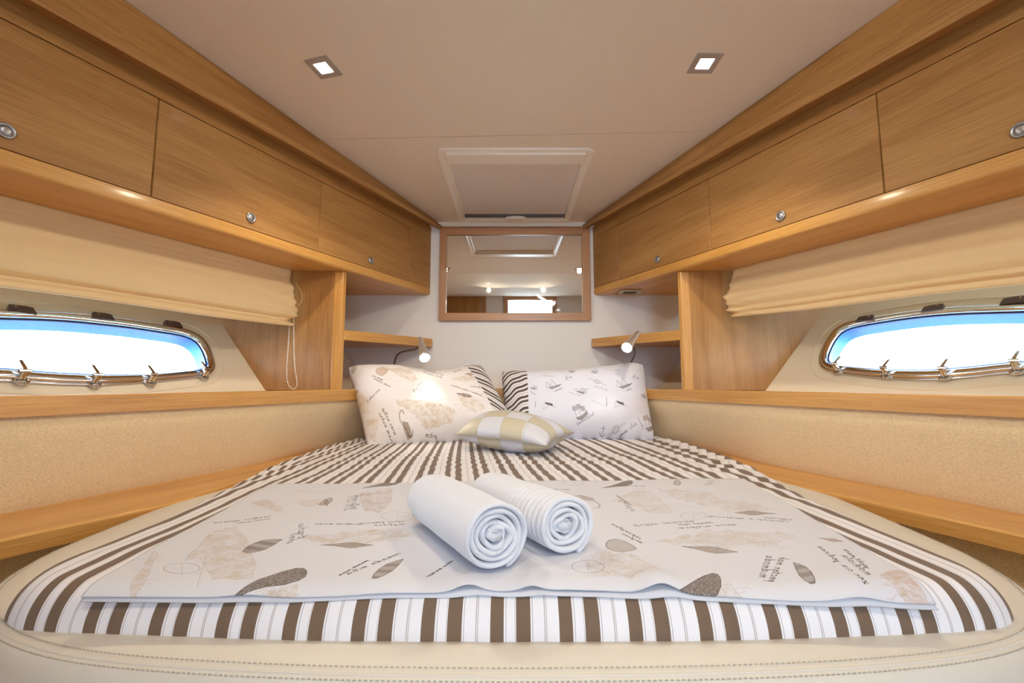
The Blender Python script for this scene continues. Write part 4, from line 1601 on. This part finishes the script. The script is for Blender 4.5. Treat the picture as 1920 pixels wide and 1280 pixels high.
def run_pt(s, t, lay=0):
    """s across 0..1, t 0 near .. 1 far"""
    near = NLc + (NRc - NLc) * s
    far = FLc + (FRc - FLc) * s
    # curved sides like the mattress edge
    x = near[0] + (far[0] - near[0]) * t
    y = near[1] + (far[1] - near[1]) * t
    if s < 0.5:
        x += -(0.5 - s) * 2 * 0.0 * math.sin(math.pi * t)
    y += (0.0025 * math.sin(x * 9 + 1) + 0.007 * (1 - (2 * s - 1) ** 2)) * (1 - t)
    e_ = max(0, y - 0.553)
    q = min(e_ / 0.045, 1.0)
    z = ZT - 0.052 * (1 - math.sqrt(max(0, 1 - (1 - q) ** 2))) * 0.9 + 0.0050 + 0.004 * min(1, e_ / 0.4)
    z += 0.0035 * fbm(x, y, 1.0, 5) * q
    z += 0.0016 * fbm(x, y, 7.0, 7) + 0.0007 * fbm(x, y, 9.0, 20)
    lift = front_wave(x) * math.exp(-((y - near[1]) / 0.055) ** 2)
    z += lift
    return x, y, z


for j in range(NVy):
    t = (j / (NVy - 1)) ** 1.3
    for i in range(NUx):
        x, y, z = run_pt(i / (NUx - 1), t)
        V.append((x, y, z))
        UV.append(((x - RX0) / (RX1 - RX0), (y - RY0) / (RY1 - RY0)))
F = grid_faces(NUx, NVy)
run = mk('printed_sheet', V, F, 'runner', loc=(0, 0.85, ZRUN), uv=UV, smooth=True)
tag(run, 'white sheet printed with brown shells and handwriting, folded across the bed foot', 'sheet')
so = run.modifiers.new('thick', 'SOLIDIFY')
so.thickness = 0.0016
so.offset = 1
# the under layer of the fold shows as a second edge
V, UV = [], []
for j in range(16):
    for i in range(NUx):
        s = i / (NUx - 1)
        x, y, z = run_pt(s, 0)
        yy = y - 0.0012 - 0.0012 * math.sin(x * 14 + 0.5) - 0.003 * math.exp(-((x - 0.12) / 0.2) ** 2) + 0.010 * j
        e_ = max(0, yy - 0.553)
        q = min(e_ / 0.045, 1.0)
        zz = ZT - 0.052 * (1 - math.sqrt(max(0, 1 - (1 - q) ** 2))) * 0.95 + 0.0012 + 0.30 * front_wave(x - 0.012) * math.exp(-(j / 5.0) ** 2)
        zz = max(zz, z - front_wave(x) - 0.0052 + 0.30 * front_wave(x - 0.012)) if j == 0 else zz
        zz = min(zz, run_pt(s, 0.02 * j)[2] - 0.0022)
        V.append((x, yy, zz))
        UV.append(((x - RX0) / (RX1 - RX0), (0.505 + 0.002 * j - RY0) / (RY1 - RY0)))
ul = mk('under_layer', V, grid_faces(NUx, 16), 'runner', run, uv=UV, smooth=True)
so = ul.modifiers.new('thick', 'SOLIDIFY')
so.thickness = 0.0014
so.offset = 1


# ---------------------------------------------------------------- pillows
def inv_bilinear(q, p):
    """q: TL,TR,BL,BR pixels; returns u,v (v up)"""
    TL, TR, BL, BR = [np.array(k, float) for k in q]
    u = v = 0.5
    p = np.array(p, float)
    for _ in range(12):
        X = BL * (1 - u) * (1 - v) + BR * u * (1 - v) + TL * (1 - u) * v + TR * u * v
        du = (BR - BL) * (1 - v) + (TR - TL) * v
        dv = (TL - BL) * (1 - u) + (TR - BR) * u
        J = np.array([du, dv]).T
        s = np.linalg.solve(J, p - X)
        u += s[0]
        v += s[1]
    return u, v


def pillow(name, quad_px, depths, pr, fullness, label, wr_seed, stripe_mat, cat='pillow', sag=None, pinch=0.035, back=0.6):
    TL, TR, BL, BR = [on_y(p[0], p[1], d) for p, d in zip(quad_px, depths)]
    nu, nv = 90, 64
    e1 = (TR + BR - TL - BL) / 2
    e2 = (TL + TR - BL - BR) / 2
    nrm = np.cross(e1, e2)
    nrm /= np.linalg.norm(nrm)
    if nrm[1] > 0:
        nrm = -nrm
    V, UV = [], []
    C = (TL + TR + BL + BR) / 4

    def base(u, v):
        P = BL * (1 - u) * (1 - v) + BR * u * (1 - v) + TL * (1 - u) * v + TR * u * v
        cu, cv = 2 * u - 1, 2 * v - 1
        P = P - e1 * 0.5 * cu * abs(cu) * pinch * (1 - cv * cv) * 1.0
        P = P - e2 * 0.5 * cv * abs(cv) * pinch * 1.3 * (1 - cu * cu)
        P = P + (C - P) * 0.035 * (cu * cv) ** 6
        if sag is not None:
            P = P + np.array([0, 0, 1]) * sag(u) * v ** 3
        return P
    for side_ in (0, 1):
        for j in range(nv):
            for i in range(nu):
                u, v = i / (nu - 1), j / (nv - 1)
                P = base(u, v)
                cu, cv = 2 * u - 1, 2 * v - 1
                h = ((1 - abs(cu) ** 3.2) * (1 - abs(cv) ** 3.0)) ** 0.62
                hh = fullness * h * (1 if side_ == 0 else -back)
                if side_ == 0:
                    edge = 1 - h
                    a = math.atan2(cv, cu)
                    hh += 0.006 * h * noise.noise(Vector((u * 3.2, v * 2.6, wr_seed)))
                    hh += 0.0040 * edge * min(1, h * 4) * math.sin(a * 17 + 2 * noise.noise(Vector((u * 4, v * 4, wr_seed))))
                    # creases from the corners
                    hh -= 0.006 * min(1, h * 3) * max(0, noise.noise(Vector(((u - v) * 7, (u + v) * 1.6, wr_seed + 4))))
                V.append(tuple(P + nrm * hh))
                UV.append((u, v))
    N0 = nu * nv
    F0 = grid_faces(nu, nv)
    F = list(F0) + [tuple(N0 + k for k in f[::-1]) for f in F0]
    # merge the seam: bridge the two borders
    ring = [i for i in range(nu)] + [j * nu + nu - 1 for j in range(1, nv)] + [(nv - 1) * nu + i for i in range(nu - 2, -1, -1)] + [j * nu for j in range(nv - 2, 0, -1)]
    for a, b in zip(ring, ring[1:] + ring[:1]):
        F.append((a, b, N0 + b, N0 + a))
    mat = pr
    minz = min(v[2] for v in V)
    o = mk(name, V, F, mat, loc=(C[0], C[1], minz), uv=UV, smooth=True)
    fix_normals(o)
    return tag(o, label, cat), base, nrm


LQ = [(648, 688), (905, 682), (688, 845), (984, 824)]
RQ = [(938, 694), (1210, 684), (944, 832), (1231, 829)]
PW, PH = 1100, 600


def pillow_canvas(q, base):
    p = Print(PW, PH, base)

    def fn(x, y):
        # the filled pillow carries its print a little above the flat outline
        u, v = inv_bilinear(q, (x, y))
        h = max(0.0, (1 - abs(2 * u - 1) ** 3.2) * (1 - abs(2 * v - 1) ** 3.0)) ** 0.62
        u, v = inv_bilinear(q, (x, y + 19 * h * min(1.0, max(0.0, 1.4 * v - 0.25))))
        return (u * PW, v * PH)
    return p, Mapped(p, fn, 9)


def draw_stripes(p, u0f, u1f, wave, amp=10, slope=0.0, brown=(0.36, 0.31, 0.28), seed=1):
    """horizontal stripe border between u0f(v) and u1f(v)"""
    Y, X = np.meshgrid(np.arange(p.h), np.arange(p.w), indexing='ij')
    u, v = X / p.w, Y / p.h
    m = (u > u0f(v)) & (u < u1f(v))
    yy = Y + amp * np.sin(u * wave + v * 3.0) + slope * (X - p.w / 2) + 0.5 * amp * np.sin(u * wave * 2.3 + v * 9)
    f = (yy / 96.0) % 1.0
    st = ((f < 0.2) | ((f > 0.37) & (f < 0.585)) | ((f > 0.79) & (f < 0.815)))
    base = np.array((0.93, 0.91, 0.92), np.float32)
    p.a[m] = base
    p.a[m & st] = np.array(brown, np.float32)


# left pillow: shells, maps and writing, striped right border
lp, ml = pillow_canvas(LQ, (0.94, 0.92, 0.92))
TAN2 = (0.78, 0.68, 0.54)
region(ml, [(705, 700), (760, 705), (775, 725), (765, 735), (730, 712)], 21, 0.8, TAN2)
region(ml, [(735, 775), (800, 782), (840, 795), (838, 815), (790, 825), (770, 805), (740, 785)], 22, 0.95, TAN2)
region(ml, [(845, 765), (885, 775), (900, 790), (880, 800), (860, 790)], 23, 0.85, TAN2)
region(ml, [(835, 718), (890, 715), (885, 728), (840, 728)], 24, 0.6, TAN2)
region(ml, [(660, 745), (680, 755), (690, 790), (676, 785)], 25, 0.8, TAN2)
region(ml, [(684, 800), (705, 805), (700, 835), (690, 830)], 26, 0.7, TAN2)
shell(ml, 'fan', (711, 721), (709, 703), 11, 31, (0.66, 0.48, 0.32))
shell(ml, 'fan', (659, 705), (661, 690), 5, 32, (0.55, 0.40, 0.28))
shell(ml, 'leaf', (845, 760), (875, 767), 4, 33, (0.42, 0.30, 0.24))
shell(ml, 'spin', (863, 712), (883, 712), 4, 34, (0.60, 0.44, 0.36))
shell(ml, 'fan', (656, 743), (668, 742), 4, 35, (0.55, 0.40, 0.28))
ml.line([(750, 802), (748, 796), (744, 796), (742, 802), (743, 812), (749, 820), (756, 826), (760, 833), (766, 832), (767, 826)], 4.0, (0.45, 0.36, 0.26), 0.9)
ml.poly([(747, 814), (757, 816), (763, 825), (766, 834), (758, 836), (752, 828)], (0.42, 0.33, 0.24), 0.8, tex='hatch', period=9)
T = ml.text
BL_ = (0.28, 0.24, 0.22)
T('sea shells', (694, 720), (712, 732), 2.0, BL_)
T('trochus shore', (696, 727), (726, 747), 2.0, BL_)
T('littorina', (686, 771), (708, 751), 2.0, BL_)
T('murex', (768, 761), (785, 735), 2.0, BL_)
T('conus', (777, 758), (787, 742), 2.0, BL_)
T('seaside shells', (785, 708), (820, 722), 2.0, BL_)
T('venus clam', (800, 705), (822, 715), 2.0, BL_)
T('cardium edule e stellata', (835, 741), (895, 765), 2.0, BL_)
T('nautilus', (874, 744), (910, 748), 2.0, BL_)
T('tellina vera', (710, 788), (735, 832), 2.4, BL_)
T('natica mare', (705, 795), (731, 843), 2.4, BL_)
T('mitra', (790, 832), (812, 834), 2.0, BL_)
T('patella', (842, 705), (860, 700), 2.0, BL_)
ellipse(ml, (903, 762), 8, 6)
draw_stripes(lp, lambda v: 0.835 - 0.02 * v ** 3, lambda v: 2.0 + 0 * v, 14, 10, 0.30)
M['shell_pillow'] = print_mat('shell_pillow_print', lp.image('shell_pillow_print'))
pillow('pillow', LQ, (2.08, 2.28, 1.86, 2.07), M['shell_pillow'], 0.125, 'white pillow printed with tan shells and handwriting, striped border on its right end', 3.0, None,
       sag=lambda u: -0.045 * math.exp(-((u - 0.62) / 0.22) ** 2) + 0.008 * math.exp(-((u - 0.1) / 0.12) ** 2))[0]['group'] = 'bed pillows'

# right pillow: ships, anchors, knots, striped left border
rp, mr = pillow_canvas(RQ, (0.90, 0.915, 0.97))
INK = (0.33, 0.31, 0.34)


def ship(mp, x, y, s, flip=1, ink=INK):
    f = flip
    mp.poly([(x - 9 * s * f, y + 1 * s), (x + 12 * s * f, y - 6 * s), (x + 8 * s * f, y - 1 * s), (x - 3 * s * f, y + 4 * s)], ink, 0.8, tex='hatch', period=5)
    mp.line([(x - 9 * s * f, y + 1 * s), (x + 12 * s * f, y - 6 * s)], 2.4, ink, 0.9)
    mp.line([(x - 3 * s * f, y + 0 * s), (x - 12 * s * f, y - 12 * s)], 2.0, ink, 0.8)
    mp.line([(x + 5 * s * f, y - 3 * s), (x - 4 * s * f, y - 15 * s)], 2.0, ink, 0.8)
    for k in range(5):
        mp.line([(x - (12 - 1.6 * k) * s * f, y - (12 - 2.1 * k) * s), (x - (13 - 0.8 * k) * s * f, y + (0.5 + 0.2 * k) * s)], 1.0, ink, 0.5)
        mp.line([(x - (4 - 1.8 * k) * s * f, y - (15 - 2.2 * k) * s), (x - (6 - 0.6 * k) * s * f, y - (4 - 0.2 * k) * s)], 1.0, ink, 0.5)
    mp.line([(x - 14 * s * f, y + 6 * s), (x + 4 * s * f, y + 7 * s), (x + 14 * s * f, y + 3 * s)], 1.0, ink, 0.5)


def galleon(mp, x, y, s, ink=(0.36, 0.31, 0.30)):
    mp.poly([(x - 10 * s, y + 5 * s), (x - 4 * s, y + 10 * s), (x + 3 * s, y + 9 * s), (x + 12 * s, y - 1 * s), (x + 10 * s, y - 9 * s), (x + 6 * s, y - 3 * s), (x - 2 * s, y + 3 * s)], ink, 0.9, tex='hatch', period=6)
    for a, b, c in ((-8, 2, -18), (-1, 0, -22), (6, -4, -18)):
        mp.line([(x + a * s, y + b * s), (x + (a - 5) * s, y + c * s)], 2.0, ink, 0.8)
        mp.poly([(x + (a - 8) * s, y + (c + 3) * s), (x + (a - 1) * s, y + (c + 1) * s), (x + (a + 2) * s, y + (c + 9) * s), (x + (a - 6) * s, y + (c + 11) * s)], ink, 0.28)
        mp.line([(x + (a - 8) * s, y + (c + 3) * s), (x + (a - 1) * s, y + (c + 1) * s), (x + (a + 2) * s, y + (c + 9) * s), (x + (a - 6) * s, y + (c + 11) * s), (x + (a - 8) * s, y + (c + 3) * s)], 1.2, ink, 0.6)


def anchor(mp, x, y, s, a=0.0, ink=(0.25, 0.23, 0.25)):
    c, d = math.cos(a), math.sin(a)
    R = lambda P: [(x + (p * c - q * d) * s, y + (p * d + q * c) * s) for p, q in P]
    mp.line(R([(0, -6), (0, 6)]), 2.6, ink, 0.9)
    mp.line(R([(-3, -3), (3, -3)]), 2.4, ink, 0.9)
    mp.line(R([(-5, 2), (-3, 5), (0, 6), (3, 5), (5, 2)]), 2.6, ink, 0.9)


def knot(mp, x, y, s, a, ink=(0.5, 0.48, 0.5)):
    c, d = math.cos(a), math.sin(a)
    R = lambda P: [(x + (p * c - q * d) * s, y + (p * d + q * c) * s) for p, q in P]
    for o in (-1.0, 1.0):
        mp.line(R([(-18, o), (-4, o)]), 1.6, ink, 0.8)
        mp.line(R([(4, o), (18, o)]), 1.6, ink, 0.8)
    for r in (2.5, 4.2, 5.5):
        mp.line(R([(r * math.cos(t), 0.75 * r * math.sin(t)) for t in np.linspace(0, 6.3, 18)]), 1.4, ink, 0.8)


ship(mr, 1038, 735, 1.2)
ship(mr, 1168, 735, 1.25)
ship(mr, 1088, 748, 0.75, -1)
mr.line([(1073, 739), (1103, 740)], 1.6, INK, 0.7)
mr.line([(1077, 742), (1092, 751)], 3.0, INK, 0.8)
galleon(mr, 1087, 796, 1.05)
galleon(mr, 1218, 806, 0.95, (0.40, 0.31, 0.26))
for cx_, cy_ in ((1027, 772), (1157, 770)):
    mr.poly([(cx_ - 6, cy_ - 4), (cx_ + 8, cy_), (cx_ + 9, cy_ + 6), (cx_ - 4, cy_ + 1)], INK, 0.85)
    mr.line([(cx_ - 9, cy_ + 12), (cx_ + 5, cy_ + 2), (cx_ + 14, cy_ + 9)], 1.8, INK, 0.7)
    mr.line([(cx_ - 6, cy_ - 3), (cx_ - 9, cy_ + 11)], 1.2, INK, 0.6)
mr.line([(1133, 760), (1133, 780)], 3.2, INK, 0.8)
mr.line([(1107, 765), (1118, 772), (1132, 777), (1137, 770)], 1.5, INK, 0.6)
mr.line([(1004, 766), (1003, 778)], 3.0, INK, 0.7)
anchor(mr, 1066, 714, 1.0, 1.3)
anchor(mr, 1191, 716, 1.0, 1.8)
anchor(mr, 1128, 820, 1.1, 0.2)
knot(mr, 1117, 724, 1.0, 0.45)
knot(mr, 1152, 818, 1.15, -0.55, (0.36, 0.35, 0.38))
mr.line([(1017, 709), (1037, 710)], 2.6, INK, 0.7)
mr.line([(1136, 699), (1160, 701)], 2.6, (0.55, 0.42, 0.36), 0.7)
mr.line([(1130, 695), (1166, 695)], 1.2, INK, 0.4)
ship(mr, 1112, 704, 0.55, -1)
ship(mr, 1072, 702, 0.5)
ship(mr, 1000, 737, 0.55, -1)
ship(mr, 1208, 752, 0.6, -1)
T = mr.text
T('yacht', (1040, 744), (1053, 739), 1.6, INK)
T('ship', (1172, 744), (1182, 740), 1.6, INK)
T('beautiful', (1081, 814), (1111, 796), 2.0, INK)
T('yacht', (1161, 826), (1174, 820), 2.2, INK)
T('club', (1178, 817), (1192, 808), 2.2, INK)
T('marine', (1066, 748), (1086, 756), 1.4, (0.6, 0.58, 0.62))
T('sailing', (1110, 735), (1136, 744), 1.4, (0.6, 0.58, 0.62))
T('ocean', (994, 744), (1004, 752), 1.6, (0.5, 0.48, 0.55))
T('nautic', (1192, 796), (1204, 815), 1.6, INK)
draw_stripes(rp, lambda v: -1 + 0 * v, lambda v: 0.165 + 0.02 * v, 26, 9, -0.35, (0.33, 0.30, 0.31))
M['ship_pillow'] = print_mat('ship_pillow_print', rp.image('ship_pillow_print'))
pillow('pillow', RQ, (2.28, 2.22, 2.07, 2.06), M['ship_pillow'], 0.12, 'white pillow printed with ships and anchors, striped border on its left end', 11.0, None,
       sag=lambda u: -0.012 * math.exp(-((u - 0.35) / 0.25) ** 2) + 0.016 * math.exp(-((u - 0.9) / 0.12) ** 2))[0]['group'] = 'bed pillows'

# ---------------------------------------------------------------- small checked satin cushion
cA = on_z(853, 815, EYE - 0.200)    # front left
cB = on_z(1026, 836, EYE - 0.208)   # front right
cC = on_z(1077, 811, EYE - 0.195)   # back right
cD = cA + (cC - cB) * 1.15 + np.array([0.02, 0, 0.035])
cD = on_y(903, 784, cD[1])
nu = nv = 60
n3 = np.cross(cB - cA, cD - cA)
n3 /= np.linalg.norm(n3)
if n3[2] < 0:
    n3 = -n3
V, F, FM, UV = [], [], [], []
e1, e2 = cB - cA, cD - cA
for side_ in (0, 1):
    for j in range(nv):
        for i in range(nu):
            u, v = i / (nu - 1), j / (nv - 1)
            P = cA * (1 - u) * (1 - v) + cB * u * (1 - v) + cD * (1 - u) * v + cC * u * v
            cu, cv = 2 * u - 1, 2 * v - 1
            P = P - e1 * 0.5 * cu * abs(cu) * 0.10 * (1 - cv * cv) - e2 * 0.5 * cv * abs(cv) * 0.12 * (1 - cu * cu)
            h = ((1 - cu * cu) * (1 - cv * cv)) ** 0.46
            th = 0.080 if side_ == 0 else -0.070
            w_ = 0.003 * math.sin(math.atan2(cv, cu) * 12 + 1.0) * min(1, h * 3) * (1 - h)
            V.append(tuple(P + n3 * (th * h + (w_ if side_ == 0 else 0))))
            UV.append((u, v))
N0 = nu * nv
for side_ in (0, 1):
    for f in grid_faces(nu, nv):
        u, v = UV[f[0]][0] + 0.5 / nu, UV[f[0]][1] + 0.5 / nu
        FM.append((int(u * 4) + int(v * 4) + side_) % 2)
        F.append(tuple(side_ * N0 + k for k in (f if side_ == 0 else f[::-1])))
ring = [i for i in range(nu)] + [j * nu + nu - 1 for j in range(1, nv)] + [(nv - 1) * nu + i for i in range(nu - 2, -1, -1)] + [j * nu for j in range(nv - 2, 0, -1)]
for a, b in zip(ring, ring[1:] + ring[:1]):
    F.append((a, b, N0 + b, N0 + a))
    FM.append(0)
minz = min(v[2] for v in V)
dz = (EYE - 0.258) - minz
V = [(a, b, c) for a, b, c in V]
cu_ = mk('cushion', V, F, None, loc=((cA + cC)[0] / 2, (cA + cC)[1] / 2, minz), uv=UV, smooth=True, mats=['gold', 'silver'], fmat=FM)
fix_normals(cu_)
tag(cu_, 'small gold and silver checked satin cushion in front of the two pillows', 'cushion')
# seam lines between the squares
parts = []
for k in (1, 2, 3):
    i = int(k * nu / 4)
    for side_ in (0, 1):
        for line in ([V[side_ * N0 + j * nu + i] for j in range(nv)], [V[side_ * N0 + i * nu + j] for j in range(nu)]):
            parts.append(tube([np.array(p) + n3 * (0.0002 if side_ == 0 else -0.0002) for p in line], 0.0005, 4))
parts.append(tube([np.array(V[k]) for k in ring], 0.0011, 5, closed=True))
mk('seam', *join(*parts), 'thread', cu_, smooth=True)


# ---------------------------------------------------------------- rolled towels
def rolled_towel(front, back, rh, rv, turns, pitch, label, ribs=False, seed=0, fold=False):
    front, back = np.array(front), np.array(back)
    ax = back - front
    Ln = np.linalg.norm(ax)
    ax = ax / Ln
    u = np.cross(ax, [0, 0, 1.0])
    u /= np.linalg.norm(u)
    w_ = np.cross(u, ax)
    if w_[2] < 0:
        w_ = -w_
    nth = 46
    n_ = int(turns * nth)
    R1 = rh
    R0 = R1 - pitch * turns
    th0 = math.radians(-70)
    rg = random.Random(seed)
    ph = [rg.uniform(0, 6.28) for _ in range(6)]
    cl = []
    for k in range(n_ + 1):
        t = k / nth * 2 * math.pi
        r = R1 - pitch * t / (2 * math.pi)
        depth = t / (2 * math.pi * turns)
        # inner turns get crumpled
        r += 0.0020 * depth * math.sin(2.6 * t + ph[0]) + 0.0034 * depth ** 1.5 * noise.noise(Vector((math.cos(t) * 1.3, math.sin(t) * 1.3, seed + t * 0.12))) + 0.0009 * math.sin(2 * t + ph[3])
        a = th0 + t
        cl.append((r * math.cos(a), r * math.sin(a)))
    cl = np.array(cl)
    cl[:, 1] *= rv / rh
    # flattened where it rests
    zmin = -rv * 0.93
    cl[:, 1] = np.where(cl[:, 1] < zmin, zmin + (cl[:, 1] - zmin) * 0.15, cl[:, 1])
    tg = np.gradient(cl, axis=0)
    tg /= np.linalg.norm(tg, axis=1)[:, None]
    nn = np.c_[tg[:, 1], -tg[:, 0]]
    out = np.sign((nn * cl).sum(1))[:, None]
    nn *= out
    hw = pitch * 0.40
    outer = cl + nn * hw
    inner = cl - nn * hw
    m = len(cl)
    NS = 120 if ribs else 50
    secs = []
    for s in range(NS + 1):
        f = s / NS
        # rounded hem at both ends
        endr = min(f, 1 - f) * Ln
        k = 1 if endr > 0.004 else (0.35 + 0.65 * math.sqrt(max(0, 1 - (1 - endr / 0.004) ** 2)))
        sec = []
        for arr, sgn in ((outer, 1), (inner, -1)):
            idx = range(m) if sgn == 1 else range(m - 1, -1, -1)
            for i in idx:
                c = cl[i] + (arr[i] - cl[i]) * k
                dep = i / m
                axial = f * Ln
                if f < 0.5:
                    axial += (1 - 2 * f) * (0.004 * math.sin(i / nth * 6.28 * 0.9 + ph[2]) + 0.006 * dep + 0.002 * math.sin(i * 0.37))
                rr = 1.0
                if sgn == 1 and i < nth * 1.02:
                    rr += 0.018 * noise.noise(Vector((c[0] * 30, c[1] * 30, f * 4 + seed)))
                    if ribs and axial < 0.125:
                        rr += 0.045 * (0.5 + 0.5 * math.sin(axial * 2 * math.pi / 0.0125)) * min(1, (0.125 - axial) / 0.02)
                    if f > 0.85:
                        rr *= 1 - 0.10 * ((f - 0.85) / 0.15) ** 2
                sec.append(front + ax * axial + u * c[0] * rr + w_ * c[1] * rr)
        secs.append(sec)
    V, F = loft(secs, True, False)
    L2 = 2 * m
    for s, flip in ((0, False), (NS, True)):
        for i in range(m - 1):
            q = (s * L2 + i, s * L2 + i + 1, s * L2 + L2 - 2 - i, s * L2 + L2 - 1 - i)
            F.append(q if flip else q[::-1])
    # core plug so that no hole runs through the roll
    o = mk('rolled_towel', V, F, 'towel', loc=tuple((front + back) / 2 - [0, 0, rv]), smooth=True)
    fix_normals(o)
    Rc = R0 * 0.95
    secs = []
    for f in np.linspace(0.02, 0.98, 14):
        secs.append([front + ax * (f * Ln + (0.004 * math.sin(3 * a) if f < 0.1 else 0)) + u * (Rc * (1 + 0.12 * math.sin(2 * a + 1)) * math.cos(a)) + w_ * (Rc * rv / rh * (1 + 0.1 * math.sin(3 * a)) * math.sin(a))
                     for a in np.linspace(0, 2 * math.pi, 30, endpoint=False)])
    fix_normals(mk('inner_roll', *loft(secs, True, True), 'towel', o, smooth=True))
    tag(o, label, 'towel', 'rolled towels on the folded sheet')
    return o


ZB = EYE - 0.2535
rolled_towel((-0.020, 0.612, ZB + 0.0445), (-0.152, 0.828, ZB + 0.0435), 0.0520, 0.0445, 4.6, 0.0092, 'larger smooth white rolled towel, lying nearest on the left of the pair', False, 2)
rolled_towel((0.084, 0.668, ZB + 0.0415), (-0.046, 0.882, ZB + 0.040), 0.0465, 0.0415, 4.2, 0.0086, 'smaller white rolled towel with ribbed bands, on the right of the pair', True, 5)
